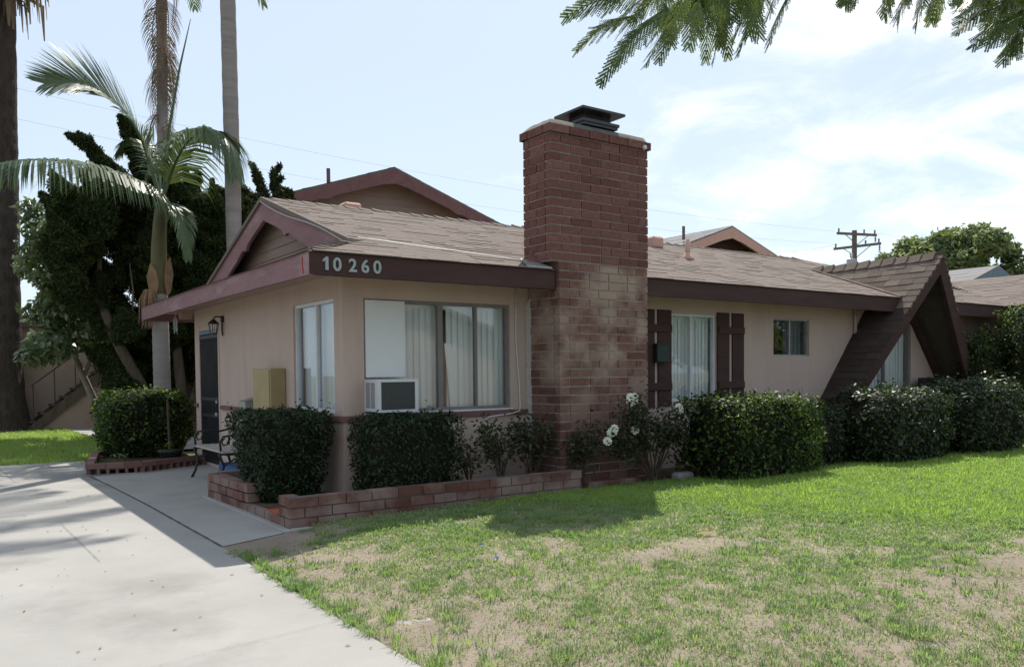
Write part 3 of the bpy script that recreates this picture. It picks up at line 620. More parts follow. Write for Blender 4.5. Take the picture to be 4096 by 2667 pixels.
# door: frame, black security grille, handle plates
mb = MB(); y0, y1 = DO[0], DO[1]
mb.bbox((XL-.012, y0, .04), (XL+.10, y0+.055, 2.15), .004); mb.bbox((XL-.012, y1-.055, .04), (XL+.10, y1, 2.15), .004); mb.bbox((XL-.012, y0+.055, 2.075), (XL+.10, y1-.055, 2.15), .004)
mb2 = MB(); mb2.bbox((XL+.03, y0+.06, .05), (XL+.07, y1-.06, 2.07), .004); door = mb2.build('door', M['doorblack'], house)
mb.build('door_frame', M['stucco'], door)
mb = MB(); mb.box((XL-.006, y0+.06, 2.02), (XL+.028, y1-.06, 2.068)); mb.build('door_header', M['doorblue'], door)
mb = MB()
for k in range(17):
    y = y0+.075+k*(y1-y0-.15)/16; mb.box((XL+.0, y-.008, .06), (XL+.016, y+.008, 2.015))
for z in (.06, .75, 1.0, 1.95): mb.box((XL-.004, y0+.06, z), (XL+.02, y1-.06, z+.05))
mb.build('security_grille', M['doorblack'], door)
mb = MB(); mb.tube([(XL-.03,12.61,.985),(XL+.0,12.61,.985)], .026, 12); mb.build('deadbolt', M['galv'], door, True)
mb = MB(); mb.tube([(XL-.04,12.61,.80),(XL,12.61,.80)], .032, 12); mb.build('door_knob', M['galv'], door, True)
# right pipe under eave, green box
mb = MB(); mb.tube([(12.60,YF-.03,2.40),(12.61,YF-.03,1.93)], .03, 10); mb.build('downpipe', M['stucco'], house, True)
# house number 10260
def digit(ch, x, z, size):
    cu = bpy.data.curves.new('num', 'FONT'); cu.body = ch; cu.size = size; cu.extrude = .006; cu.offset = size*.022; cu.align_x = 'CENTER'
    t = bpy.data.objects.new('num', cu); COL.objects.link(t); dg = bpy.context.evaluated_depsgraph_get(); me = bpy.data.meshes.new_from_object(t.evaluated_get(dg)); bpy.data.objects.remove(t)
    me.transform(Matrix.Translation((x, YE-.009, z)) @ Matrix.Rotation(math.radians(90), 4, 'X')); me.materials.clear()
    return tag(finish('house_number', me, M['number'], house), 'metal digit '+ch)
for ch, x in zip('0260', (3.215, 3.375, 3.505, 3.635)): digit(ch, x, 2.372, .175)
mb = MB(); mb.prism([(3.095,YE-.003,2.372),(3.125,YE-.003,2.372),(3.125,YE-.003,2.497),(3.10,YE-.003,2.497),(3.07,YE-.003,2.468),(3.07,YE-.003,2.445),(3.095,YE-.003,2.462)], (0,-.012,0)); tag(mb.build('house_number', M['number'], house), 'metal digit 1')
mb = MB(); mb.tube([(2.929,7.62,2.50),(2.929,7.625,2.43),(2.929,7.60,2.345)], .006, 6); mb.build('paint_mark', mat('red_paint', (.42,.02,.04), rough=.6), house)
# vents on the roof
def fzz(y): return ZE+TS*(y-YE0)
mb = MB(); y = 9.43; mb.tube([(10.15,y,fzz(y)-.05),(10.15,y,3.52)], .042, 12); mb.lathe((10.15,y,fzz(y)-.02), [(.11,0),(.07,.05),(.045,.12)], 14); mb.build('vent_pipe', M['trim_peach'], roof, True)
mb = MB(); y = 10.55; mb.bbox((10.36,y-.14,fzz(y)-.05),(10.62,y+.12,fzz(y)+.16),.03); mb.build('roof_vent', M['trim_peach'], roof)
mb = MB(); mb.bbox((4.95,YR+.05,ZR-.08),(5.22,YR+.3,ZR+.10),.03); mb.build('roof_vent', M['trim_peach'], roof)
# ---- chimney of individual bricks
def brick_ring(mb, x0, x1, y0, y1, z0, courses, h, bl, mort, dep, seed, jit=.004, faces='flrb', skew=0):
    r = random.Random(seed)
    for c in range(courses):
        za = z0+c*(h+mort); zb = za+h
        def run(length, fn, off):
            a = -off
            while a < length-.02:
                b = a+bl*(.5 if r.random() < .18 else 1); b = b if b > .05 else a+bl
                p, q = max(a, 0), min(b, length)
                if length-q < .06: q = length
                if q-p > .025: fn(p, q, r.random(), r.uniform(-jit, jit))
                a = q+mort if q < length else length
        off = (c % 2)*bl*.5
        if 'f' in faces: run(x1-x0, lambda p, q, t, j: mb.box((x0+p, y0+j, za), (x0+q, y0+dep, zb), t), off)
        if 'b' in faces: run(x1-x0, lambda p, q, t, j: mb.box((x0+p, y1-dep, za), (x0+q, y1+j, zb), t), off)
        if 'l' in faces: run(y1-y0-dep-mort, lambda p, q, t, j: mb.box((x0+j, y0+dep+mort+p, za), (x0+dep, y0+dep+mort+q, zb), t), bl*.5-off if c % 2 else 0)
        if 'r' in faces: run(y1-y0-dep-mort, lambda p, q, t, j: mb.box((x1-dep, y0+dep+mort+p, za), (x1+j, y0+dep+mort+q, zb), t), off*.6)
mb = MB(); H_, MT = .088, .014
brick_ring(mb, 5.885, 7.27, 7.42, 8.03, .0, 26, H_, .285, MT, .09, 3, faces='flr'); mlow = mb; mb = MB()
brick_ring(mb, 5.765, 7.275, 7.415, 7.93, 2.655, 14, H_, .285, MT, .09, 5)
brick_ring(mb, 5.735, 7.305, 7.385, 7.96, 2.655+14*(H_+MT), 1, H_, .285, MT, .12, 8)
chim = mb.build('chimney', M['brick'], house); mlow.build('chimney_base', M['brick_low'], chim)
mb = MB(); mb.box((5.897,7.432,0),(7.258,8.025,2.645)); mb.box((5.777,7.427,2.645),(7.263,7.918,4.10)); mb.box((5.76,7.41,4.10),(7.28,7.935,4.16))
mb.prism([(5.845,8.022,0),(5.845,8.022,2.2),(5.90,7.95,2.3),(5.90,7.95,0)], (.03,-.02,0)); mb.build('mortar', M['mortar'], chim)
# mortar crown, a low rounded dome
mb = MB(); nx, ny = 22, 12; cx0, cx1, cy0, cy1 = 5.738, 7.302, 7.388, 7.957; zb = 2.655+15*(H_+MT)-.012; vs = []
for j in range(ny+1):
    for i in range(nx+1):
        u_, v_ = i/nx, j/ny; e = min(u_, 1-u_)*(cx1-cx0); g = min(v_, 1-v_)*(cy1-cy0); d_ = min(e, g); k = min(1, d_/.27)
        vs.append((cx0+u_*(cx1-cx0), cy0+v_*(cy1-cy0), zb+.105*math.sqrt(max(0, 1-(1-k)**2))+.012*math.sin(i*1.3)*math.sin(j*1.7)*k))
fs = [(j*(nx+1)+i, j*(nx+1)+i+1, (j+1)*(nx+1)+i+1, (j+1)*(nx+1)+i) for j in range(ny) for i in range(nx)]
mb.add(vs, fs); mb.build('mortar_crown', mat('weathered_mortar', (.10,.088,.076), (.15,.135,.118), 9, .95, .6, 60), chim, True)
# chimney cap: tray, mesh sides, hipped lid
mb = MB(); c = (6.56, 7.66); zt = zb+.115
mb.box((c[0]-.27, c[1]-.20, zt-.02), (c[0]+.27, c[1]+.20, zt+.012)); mb.box((c[0]-.285, c[1]-.215, zt+.012), (c[0]+.285, c[1]+.215, zt+.045))
def ring(k, n):
    pts = []
    hx, hy = .20, .14
    for a in range(n): t = -1+2*a/n; pts += [(t*hx, -hy), (hx, t*hy), (-t*hx, hy), (-hx, -t*hy)]
    return pts
for px_, py_ in ring(0, 14): mb.box((c[0]+px_-.004, c[1]+py_-.004, zt+.045), (c[0]+px_+.004, c[1]+py_+.004, zt+.16))
for z in (zt+.075, zt+.105):
    for sy in (-.14, .14): mb.box((c[0]-.20, c[1]+sy-.003, z), (c[0]+.20, c[1]+sy+.003, z+.006))
    for sx in (-.20, .20): mb.box((c[0]+sx-.003, c[1]-.14, z), (c[0]+sx+.003, c[1]+.14, z+.006))
mb.box((c[0]-.12, c[1]-.08, zt+.045), (c[0]+.12, c[1]+.08, zt+.15))
hx, hy = .33, .27; zl = zt+.135
mb.add([(c[0]-hx,c[1]-hy,zl),(c[0]+hx,c[1]-hy,zl),(c[0]+hx,c[1]+hy,zl),(c[0]-hx,c[1]+hy,zl),(c[0]-hx,c[1]-hy,zl+.028),(c[0]+hx,c[1]-hy,zl+.028),(c[0]+hx,c[1]+hy,zl+.028),(c[0]-hx,c[1]+hy,zl+.028),(c[0]-.05,c[1]-.02,zl+.11),(c[0]+.05,c[1]-.02,zl+.11),(c[0]+.05,c[1]+.02,zl+.11),(c[0]-.05,c[1]+.02,zl+.11)],
       [(0,3,2,1),(0,1,5,4),(1,2,6,5),(2,3,7,6),(3,0,4,7),(4,5,9,8),(5,6,10,9),(6,7,11,10),(7,4,8,11),(8,9,10,11)])
mb.build('chimney_cap', M['blackmetal'], chim)
mb = MB(); mb.tube([(7.19,7.36,4.10),(7.19,7.39,4.10)], .028, 12); mb.build('round_fitting', M['plastic'], chim, True)
# flashing at the chimney foot
mb = MB(); mb.prism([(5.45,7.44,2.553),(5.80,7.44,2.553),(5.80,7.80,2.68),(5.62,7.80,2.68)], (0,0,.016)); mb.build('flashing', M['galv'], chim)
mb = MB(); mb.prism([(5.62,7.66,2.63),(5.775,7.60,2.61),(5.775,7.80,2.80)], (-.0,.02,.0)); mb.build('flashing', M['brick_low'], chim)
# ---- A-shaped entry gable
Yf = lambda z: 7.11+.167*(AZ-z)
def aside(sd):
    mb = MB(); LA = math.hypot(1, AM); L_ = AZ*LA/AM; upA = np.array([-sd*1, 0, AM])/LA  # towards the apex
    e = .135; s = 0; r = random.Random(20+sd); lo_ = MB(); k = 0; nrm = np.array([sd*AM, 0, 1])/LA
    while s < L_:
        s2 = min(L_, s+e); z0 = s*AM/LA; z1 = s2*AM/LA
        yb = 8.03 if z1 < 2.5 else 7.45+(z1-ZE)/TS+.03
        y = Yf(z0)-.03-(k % 2)*.12
        while y < yb:
            y2 = y+r.uniform(.24, .36); p = max(y, Yf(z0)-.03); q = min(y2, yb)
            if q-p > .01:
                o = np.array([AX+sd*AZ/AM, 0, 0]); t = r.uniform(.006, .013); tt = r.uniform(0, 1)
                A = o+upA*(s-.006)+[0,p,0]+nrm*t; B = o+upA*(s-.006)+[0,q-.004,0]+nrm*t; C = o+upA*(s2+.02)+[0,q-.004,0]+nrm*.003; D = o+upA*(s2+.02)+[0,p,0]+nrm*.003
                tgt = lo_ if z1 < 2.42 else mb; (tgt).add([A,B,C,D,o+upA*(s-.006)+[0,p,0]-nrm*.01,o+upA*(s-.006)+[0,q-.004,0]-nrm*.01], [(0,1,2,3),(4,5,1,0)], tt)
                if y < Yf(z0): tgt.add([A, D, D-nrm*.03, A-nrm*.03], [(0,1,2,3)], tt)
            y = y2
        s = s2; k += 1
    return mb, lo_
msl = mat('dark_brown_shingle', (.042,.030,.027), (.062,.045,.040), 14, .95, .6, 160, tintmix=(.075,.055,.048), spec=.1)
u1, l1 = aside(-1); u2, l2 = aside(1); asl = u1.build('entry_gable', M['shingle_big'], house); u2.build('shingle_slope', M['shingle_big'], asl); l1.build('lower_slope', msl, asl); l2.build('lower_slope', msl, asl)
mb = MB()   # boards under both slopes
for sd in (-1, 1):
    nrm = np.array([sd*AM, 0, 1])/math.hypot(1, AM); foot = np.array([AX+sd*AZ/AM, 0, 0]); ap = np.array([AX, 0, AZ])
    Q = [foot+[0,Yf(0)+.01,0], foot+[0,8.028,0], np.array([AX+sd*(AZ-2.52)/AM,8.028,2.52]), np.array([AX,8.028,AZ]), ap+[0,Yf(AZ)+.01,0]]
    mb.prism([q-nrm*.012 for q in Q], -nrm*.03)
    Q2 = [np.array([AX+sd*(AZ-2.60)/AM,8.03,2.60]), np.array([AX,9.55,AZ-.02]), np.array([AX,8.03,AZ-.02])]
mb.build('sheathing', mat('brown_boards', (.075,.058,.040), (.105,.082,.058), 5, .85, .2, 25), asl)
for sd in (-1, 1):   # front rafters, raked back towards the ground
    mb = MB(); LA = math.hypot(1, AM); tz = AZ-.012; w = .20
    def P(z, inn): x = AX+sd*((AZ-z)/AM); return np.array([x-sd*inn, Yf(z)-.02, z])
    hw = w*LA/AM
    pts = [P(tz,0), P(0,0), P(0,hw), np.array([AX, Yf(AZ-hw*AM)-.02, AZ-hw*AM])]
    mb.prism(pts, (0,.05,0)); mb.build('rafter', M['trim_dark'], asl)
for sd in (-1, 1):   # inner rafter against the wall
    mb = MB(); hw = .12*math.hypot(1, AM)/AM
    def P(z, inn): return np.array([AX+sd*((AZ-z)/AM-.07-inn), 7.93, z])
    mb.prism([P(AZ-.10,0), P(0,0), P(0,hw), P(AZ-.10-hw*AM,0) if False else np.array([AX,7.93,AZ-.10-hw*AM])], (0,.09,0)); mb.build('rafter', M['trim_dark'], asl)
mb = MB(); caps((AX,9.62,AZ+.02),(AX,7.06,AZ+.02),np.array([-1,0,-AM])/math.hypot(1,AM),np.array([1,0,-AM])/math.hypot(1,AM),.16,.235,.028,6); mb.build('ridge_caps', M['shingle_big'], asl)
mb = MB()   # valley strip where the entry gable meets the main slope
for i in range(12):
    z0 = 2.55+(.7)*i/12; z1 = 2.55+.7*(i+1)/12; f_ = lambda z: np.array([AX-(AZ-z)/AM, YE0+(z-ZE)/TS, z+.02])
    a, b = f_(z0), f_(z1); mb.quad(a+[-.07,0,0], a+[.05,0,.02], b+[.05,0,.02], b+[-.07,0,0], random.random())
mb.build('valley_shingles', M['shingle_big'], asl)
# ------------------------------------------------------------------ things on and around the house
ac = thing('air_conditioner', (3.98, 7.86, .97), 'white window air conditioner with dark rear grille under the white board in the front window', 'air conditioner')
ax0, ax1, ay0, ay1, az0, az1 = 3.742, 4.205, 7.705, 8.06, .985, 1.325
mb = MB(); e_ = .035
mb.bbox((ax0,ay0+.02,az0),(ax1,ay1,az1),.008); mb.box((ax0,ay0,az0),(ax0+e_,ay0+.02,az1)); mb.box((ax1-e_,ay0,az0),(ax1,ay0+.02,az1)); mb.box((ax0+e_,ay0,az1-e_*.8),(ax1-e_,ay0+.02,az1)); mb.box((ax0+e_,ay0,az0),(ax1-e_,ay0+.02,az0+e_*.7))
mb.build('casing', M['plastic'], ac)
mb = MB(); mb.box((ax0+e_,ay0+.012,az0+.025),(ax1-e_,ay0+.019,az1-.03))
for k in range(16): z = az0+.035+k*.0172; mb.box((ax0+e_,ay0+.004,z),(ax1-e_,ay0+.011,z+.006))
mb.build('rear_grille', M['coil'], ac)
mb = MB()
for k in range(13):
    for q in (.075,.19): z = az0+.045+k*.0205; mb.box((ax0-.002,ay0+q,z),(ax0+.004,ay0+q+.095,z+.011))
mb.build('side_louvers', M['coil'], ac)
box = thing('wall_cabinet', (3.4, 10.0, .955), 'tan metal mail cabinet fixed to the stucco beside the left window', 'cabinet')
mb = MB(); mb.bbox((3.305,9.70,.953),(3.498,10.34,1.462),.008); mb.build('body', M['tanbox'], box)
mb = MB(); mb.bbox((3.296,9.72,.975),(3.304,10.32,1.44),.002); mb.build('front_panel', M['tanbox'], box)
mb = MB(); mb.bbox((3.34,10.80,.925),(3.498,11.0,1.045),.006); mb.prism([(3.33,10.79,1.045),(3.498,10.79,1.09),(3.498,10.79,1.045)], (0,.22,0)); tag(mb.build('mailbox', M['galv']), 'small grey metal letter box beside the tan cabinet', 'mailbox')
lan = thing('wall_lantern', (3.5, 12.24, 2.15), 'black coach lantern on a scrolled bracket beside the front door', 'lamp')
mb = MB(); mb.tube([(3.5,12.24,2.2),(3.47,12.24,2.2)], .045, 14); mb.tube([(3.48,12.24,2.21),(3.43,12.24,2.235),(3.38,12.24,2.225),(3.36,12.24,2.19)], .010, 8)
mb.tube([(3.48,12.24,2.16),(3.475,12.23,2.05),(3.48,12.22,1.96)], .011, 8); mb.build('bracket', M['black'], lan, True)
mb = MB(); mb.lathe((3.36,12.24,2.09), [(.02,.10),(.075,.05),(.085,.035)], 6); mb.lathe((3.36,12.24,1.975),[(.045,0),(.045,.012)],6)
for a in range(6): t = a*math.pi/3; mb.tube([(3.36+.045*math.cos(t),12.24+.045*math.sin(t),1.98),(3.36+.068*math.cos(t),12.24+.068*math.sin(t),2.125)], .006, 5)
mb.build('cage', M['black'], lan)
mb = MB(); mb.lathe((3.36,12.24,1.985), [(.04,0),(.062,.14)], 6); mb.build('pane', M['clear'], lan)
wc = thing('wind_chime', (3.2, 13.8, 2.3), 'small pale wind chime hanging from the porch eave corner', 'wind chime')
mb = MB(); mb.tube([(3.2,13.8,2.424),(3.2,13.8,2.28)], .003, 5); mb.build('cord', M['cable'], wc)
mb = MB()
for a in range(5): t = a*1.257; mb.tube([(3.2+.025*math.cos(t),13.8+.025*math.sin(t),2.27),(3.2+.025*math.cos(t),13.8+.025*math.sin(t),2.05+.03*(a % 3))], .008, 6)
mb.lathe((3.2,13.8,2.26),[(.04,0),(.01,.06)],10); mb.build('tubes', M['clear'], wc)
mb = MB(); mb.bbox((7.94,YF-.11,1.50),(8.17,YF-.052,1.74),.008); mb.bbox((7.93,YF-.115,1.735),(8.18,YF-.05,1.755),.004); tag(mb.build('electrical_box', M['greenbox']), 'dark green electrical box fixed over the left shutter near the chimney', 'electrical box')
cab = MB(); cab.tube([(5.70,8.01,2.40),(5.69,8.01,1.8),(5.71,8.01,1.5),(5.735,8.01,1.25),(5.745,8.01,.99),(5.72,7.985,.93),(5.6,7.985,.90),(5.28,7.985,.875),(5.23,7.985,.83),(5.225,8.0,.62)], .008, 6)
tag(cab.build('wall_cable', M['cable'], None, True), 'thin white cable running down the wall beside the chimney', 'cable')
cab = MB(); pts = [(3.72,13.0,3.08)]
for t in np.linspace(0, 1, 9): pts.append((RX0-.04, YR-2.75*t, ZR-.05-.03*math.sin(t*6.28)-2.75*t*TS))
pts = pts[1:]
for t in np.linspace(.05, 1, 12): x = 3.75+(5.72-3.75)*t; y = 8.38-.62*t; pts.append((x, y, fzz(y)+.022))
cab.tube(pts, .0042, 5); tag(cab.build('roof_cable', M['cable']), 'thin white cable along the left gable board and across the roof', 'cable')
# bench
bench = thing('bench', (3.1, 10.9, 0), 'garden bench with pale slat seat and black iron legs beside the front door', 'bench')
mb = MB()
for k in range(4): x = 2.93+k*.105; mb.bbox((x,10.42,.415),(x+.085,11.78,.44),.004)
mb.build('seat', M['benchwood'], bench)
mb = MB()
for z in (.55,.66,.77): mb.bbox((3.385+(z-.55)*.12,10.44,z),(3.405+(z-.55)*.12,11.76,z+.075),.004)
mb.build('backrest', M['benchwood'], bench)
for y in (10.5, 11.7):
    mb = MB(); q = lambda *p: [(a, y, b) for a, b in p]
    mb.tube(q((2.88,.0),(2.93,.1),(2.97,.25),(2.93,.36),(2.92,.41)), .018, 8); mb.tube(q((3.47,0),(3.42,.1),(3.38,.26),(3.38,.41)), .018, 8); mb.tube(q((2.92,.405),(3.15,.39),(3.39,.405)), .016, 8)
    mb.tube(q((3.38,.40),(3.40,.6),(3.43,.88)), .015, 8); mb.tube(q((2.94,.41),(2.93,.55),(2.97,.62),(3.1,.63),(3.25,.61),(3.40,.64)), .014, 8)
    mb.tube(q((2.99,.60),(2.95,.56),(2.97,.51),(3.02,.52),(3.02,.56)), .01, 6); mb.tube(q((2.97,.25),(3.1,.33),(3.25,.33),(3.38,.26)), .012, 6); mb.build('leg', M['black'], bench, True)
mb = MB(); mb.bbox((3.18,10.7,.004),(3.46,11.5,.20),.02); tag(mb.build('storage_tub', M['bluetarp']), 'blue plastic tub pushed under the bench', 'tub')
# planter pot on the edging bed
pot = thing('plant_pot', (2.95, 13.15, .06), 'dark round plant pot with a small green seedling beside the hedge', 'plant pot')
mb = MB(); mb.lathe((2.95,13.2,.06), [(.12,0),(.16,.17),(.175,.18),(.175,.21),(.155,.21)], 20); mb.build('pot', M['black'], pot, True)
# ---- generic leaves
def leaf_cloud(P, Nrm, size, asp=.5, tint=None, r=None, fold=.25, flat_=0.0):
    """leaf diamonds at points P facing roughly Nrm"""
    r = r or RNG; n = len(P); Nr = Nrm+r.normal(0, .55, (n, 3)); Nr /= np.linalg.norm(Nr, axis=1, keepdims=True)
    a = r.normal(0, 1, (n, 3)); a[:, 2] += flat_; a -= Nr*(a*Nr).sum(1, keepdims=True); a /= np.linalg.norm(a, axis=1, keepdims=True); b = np.cross(Nr, a)
    s = (size*r.uniform(.6, 1.3, n))[:, None]
    V = np.stack([P, P+a*s*.5+b*s*asp*.5-Nr*s*fold*.2, P+a*s-Nr*s*fold*.6, P+a*s*.5-b*s*asp*.5-Nr*s*fold*.2], 1).reshape(-1, 3)
    i = np.arange(n)*4; Fc = np.stack([i, i+1, i+2, i+3], 1); T = r.random(n)**1.6 if tint is None else tint
    return V, Fc, T
def cat_leaves(parts):
    Vs, Fs, Ts = [], [], []; b = 0
    for V, Fc, T in parts: Vs.append(V); Fs.append(Fc+b); Ts.append(T); b += len(V)
    return np.concatenate(Vs), np.concatenate(Fs), np.concatenate(Ts)
def hedge(name, c, hs, n, size, m, label, cat='hedge', group=None, rnd=.14, seed=1, taper=0.0, wob=.05, corner=4.0, asp=.5, tip=0):
    """clipped shrub: superellipsoid shell of leaves over a twiggy core"""
    r = np.random.default_rng(seed); c = np.array(c, float); hs = np.array(hs, float); root = thing(name, (c[0], c[1], c[2]-hs[2]), label, cat, group)
    d = r.normal(0, 1, (n*2, 3)); d = d*np.array([1/hs[0]**.0, 1, 1]); d /= np.linalg.norm(d, axis=1, keepdims=True); 
    # area-even sampling of box directions
    pts = r.uniform(-1, 1, (n*2, 3)); ax_ = r.choice(3, n*2, p=np.array([hs[1]*hs[2], hs[0]*hs[2], hs[0]*hs[1]])/(hs[1]*hs[2]+hs[0]*hs[2]+hs[0]*hs[1])); sg = np.where(r.random(n*2) < .5, -1, 1)
    pts[np.arange(n*2), ax_] = sg; k = (np.abs(pts)**corner).sum(1)**(1/corner); S_ = pts/k[:, None]
    nr = np.sign(S_)*np.abs(S_)**(corner-1)/hs; nr /= np.linalg.norm(nr, axis=1, keepdims=True)
    sel = (S_[:, 2] > -.97); S_, nr = S_[sel][:n], nr[sel][:n]
    inn = 1-np.abs(r.normal(0, rnd*.6, len(S_)))*np.where(r.random(len(S_)) < .2, 2.2, 1); wobn = 1+wob*np.sin(S_[:, 0]*7+seed)*np.sin(S_[:, 1]*6+2*seed)*np.sin(S_[:, 2]*8+seed)+wob*.8*(vnoise(S_[:, 0]*4*hs[0]+9, S_[:, 2]*4*hs[2]+S_[:, 1]*3+9, seed, 3)-.5)
    P = S_*hs*(inn*wobn)[:, None]; f = 1-taper*(1-(P[:, 2]/hs[2]+1)/2); P[:, 0] *= f; P[:, 1] *= f
    if tip: 
        up = (nr[:, 2] > .5) & (r.random(len(P)) < .12); P[up, 2] += r.uniform(0, tip, up.sum())
    P = P+c; gap = vnoise(S_[:, 0]*hs[0]*7+S_[:, 1]*3+20, S_[:, 2]*hs[2]*7+S_[:, 1]*hs[1]*5+20, seed+90, 2); kp_ = (gap > .33) | (r.random(len(P)) < .35); P, nr = P[kp_], nr[kp_]
    sh = r.choice(len(P), int(16+10*hs[0]*hs[2]*3)); so_ = [P]; sn_ = [nr]
    for q in sh:   # stray shoots
        if nr[q, 2] < -.1: continue
        d = nr[q]*.6+np.array([0, 0, .6])+r.normal(0, .3, 3); d /= np.linalg.norm(d); k = r.integers(5, 10); so_.append(P[q]+d*np.linspace(.01, r.uniform(.06, .15), k)[:, None]+r.normal(0, .012, (k, 3))); sn_.append(np.tile(nr[q], (k, 1)))
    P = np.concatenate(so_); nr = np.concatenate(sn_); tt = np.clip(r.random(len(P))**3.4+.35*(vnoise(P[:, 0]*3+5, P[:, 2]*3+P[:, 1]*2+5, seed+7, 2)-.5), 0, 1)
    V, Fc, T = leaf_cloud(P, nr*.7+np.array([0, 0, .45]), size*r.uniform(.65, 1.25, len(P)), asp, tt, r); V[:, 2] = np.maximum(V[:, 2], c[2]-hs[2]+.004)
    np_mesh('foliage', V, Fc, T, M[m], root)
    mb = MB(); nu, nv = 14, 8; g = []
    for j in range(nv+1):
        ph = -math.pi/2+math.pi*j/nv
        for i in range(nu):
            th = 2*math.pi*i/nu; q = np.array([math.cos(th)*math.cos(ph), math.sin(th)*math.cos(ph), math.sin(ph)]); q = q/((np.abs(q)**corner).sum()**(1/corner)); q = q*hs*(.80+.1*random.random()); f_ = 1-taper*(1-(q[2]/hs[2]+1)/2); q[0] *= f_; q[1] *= f_; g.append(q+c)
    mb.add(g, [(j*nu+i, j*nu+(i+1) % nu, (j+1)*nu+(i+1) % nu, (j+1)*nu+i) for j in range(nv) for i in range(nu)]); mb.build('branches', M['twig'], root)
    return root
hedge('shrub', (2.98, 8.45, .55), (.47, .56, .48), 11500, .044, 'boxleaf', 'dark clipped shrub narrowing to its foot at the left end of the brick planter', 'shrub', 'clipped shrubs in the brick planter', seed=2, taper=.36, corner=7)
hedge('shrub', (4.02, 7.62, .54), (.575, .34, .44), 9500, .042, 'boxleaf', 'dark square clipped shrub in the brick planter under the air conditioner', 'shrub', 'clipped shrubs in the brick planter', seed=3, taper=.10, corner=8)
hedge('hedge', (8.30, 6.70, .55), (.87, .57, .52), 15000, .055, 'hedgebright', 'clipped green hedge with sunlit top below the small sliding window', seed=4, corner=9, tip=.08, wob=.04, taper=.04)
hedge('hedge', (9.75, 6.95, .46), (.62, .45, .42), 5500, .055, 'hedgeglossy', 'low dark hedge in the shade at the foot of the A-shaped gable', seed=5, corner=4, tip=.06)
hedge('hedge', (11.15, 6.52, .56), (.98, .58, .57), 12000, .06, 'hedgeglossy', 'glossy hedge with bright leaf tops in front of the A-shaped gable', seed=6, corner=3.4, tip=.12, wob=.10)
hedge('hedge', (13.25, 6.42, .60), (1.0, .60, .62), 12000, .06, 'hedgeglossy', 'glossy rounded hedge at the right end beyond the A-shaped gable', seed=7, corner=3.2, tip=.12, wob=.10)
hedge('tall_hedge', (17.1, 6.75, 1.28), (1.45, .62, 1.32), 16000, .06, 'hedgebright', 'tall clipped hedge hiding the right end of the house wall', seed=8, corner=5, wob=.05, tip=.08)
hedge('tall_hedge', (15.75, 7.40, 1.05), (.70, .30, 1.06), 7000, .06, 'hedgebright', 'tall thin hedge in the shade under the eave right of the A-shaped gable', seed=9, corner=3.5, wob=.12)
hedge('hedge', (2.93, 15.05, .60), (.78, .98, .56), 14000, .065, 'hedgebright', 'sunlit green hedge beside the front door behind the low brick edging', seed=10, corner=3.0, wob=.10, tip=.08, taper=.12)
# slim post in the left hedge
mb = MB(); mb.tube([(3.02,13.55,.06),(3.0,13.55,1.02)], .02, 8); tag(mb.build('stake', M['stem']), 'slim wooden stake standing in the hedge by the door', 'stake')
# seedling in pot
def sprig(root, name, base, n, h, size, m, seed, spread=.12, tint=None):
    r = np.random.default_rng(seed); P = np.array(base)+np.stack([r.normal(0, spread, n), r.normal(0, spread, n), r.uniform(.2, 1, n)*h], 1)
    V, Fc, T = leaf_cloud(P, np.tile([0, 0, 1.], (n, 1)), size, .45, tint, r); return np_mesh(name, V, Fc, T, M[m], root)
sprig(pot, 'seedling', (2.95,13.2,.25), 14, .13, .08, 'hedgebright', 5, .05)
sprig(tag(empty('ground_plant', (2.2,13.5,.06)), 'low grey green plant at the corner of the brick edging', 'plant'), 'leaves', (2.25,13.55,.06), 40, .16, .09, 'broadleaf', 6, .09)
# ---- roses
def rose_bush(base, h, w, nst, nl, seed, label, flowers=(), m='roseleaf', group=None, name='rose_bush', leafsize=.055):
    r = np.random.default_rng(seed); b = np.array(base, float); root = thing(name, base, label, 'rose bush', group); mb = MB(); P = []
    ends = [np.array(f, float) for f in flowers]
    for k in range(nst):
        e = b+np.array([r.uniform(-w, w), r.uniform(-w*.5, w*.5), h*r.uniform(.55, 1)])
        if k < len(ends): e = ends[k]-[0,0,.02]
        mid = b+(e-b)*.45+np.array([r.uniform(-.05,.05), r.uniform(-.05,.05), .06]); pts = [b+[r.uniform(-.04,.04), r.uniform(-.03,.03), 0], mid, b+(e-b)*.75+[0,0,.03], e]
        mb.tube(pts, [.011,.008,.006,.004], 6)
        for _ in range(nl):
            t = r.uniform(.3, 1)**.7; i = min(2, int(t*3)); f = t*3-i; q = np.array(pts[i])*(1-f)+np.array(pts[i+1])*f; P.append(q+r.normal(0, .075, 3))
    mb.build('stems', M['stem'], root); P = np.array(P); P[:, 2] = np.maximum(P[:, 2], b[2]+.06)
    V, Fc, T = leaf_cloud(P, np.tile([0, -.3, .8], (len(P), 1)), leafsize, .6, None, r); np_mesh('leaves', V, Fc, T, M[m], root)
    for f in flowers:
        mb = MB(); f = np.array(f, float); vdir = np.array([-.55,-.75,.35]); vdir /= np.linalg.norm(vdir); a = np.cross(vdir, [0,0,1]); a /= np.linalg.norm(a); c_ = np.cross(a, vdir)
        for ringr, npt, tilt, ln in ((.006,5,.75,.026),(.012,7,.40,.034),(.016,9,.12,.040)):
            for k in range(npt):
                t = 2*math.pi*k/npt+ringr*60; d = a*math.cos(t)+c_*math.sin(t); s = np.cross(vdir, d); wv = ln*.42; o = f+d*ringr; dd = d*(1-tilt*.6)+vdir*tilt
                mb.add([o, o+dd*ln*.55+s*wv, o+dd*ln+s*wv*.5, o+dd*ln-s*wv*.5, o+dd*ln*.55-s*wv], [(0,1,2,3,4)])
        mb.build('flower', M['petal'], root)
    return root
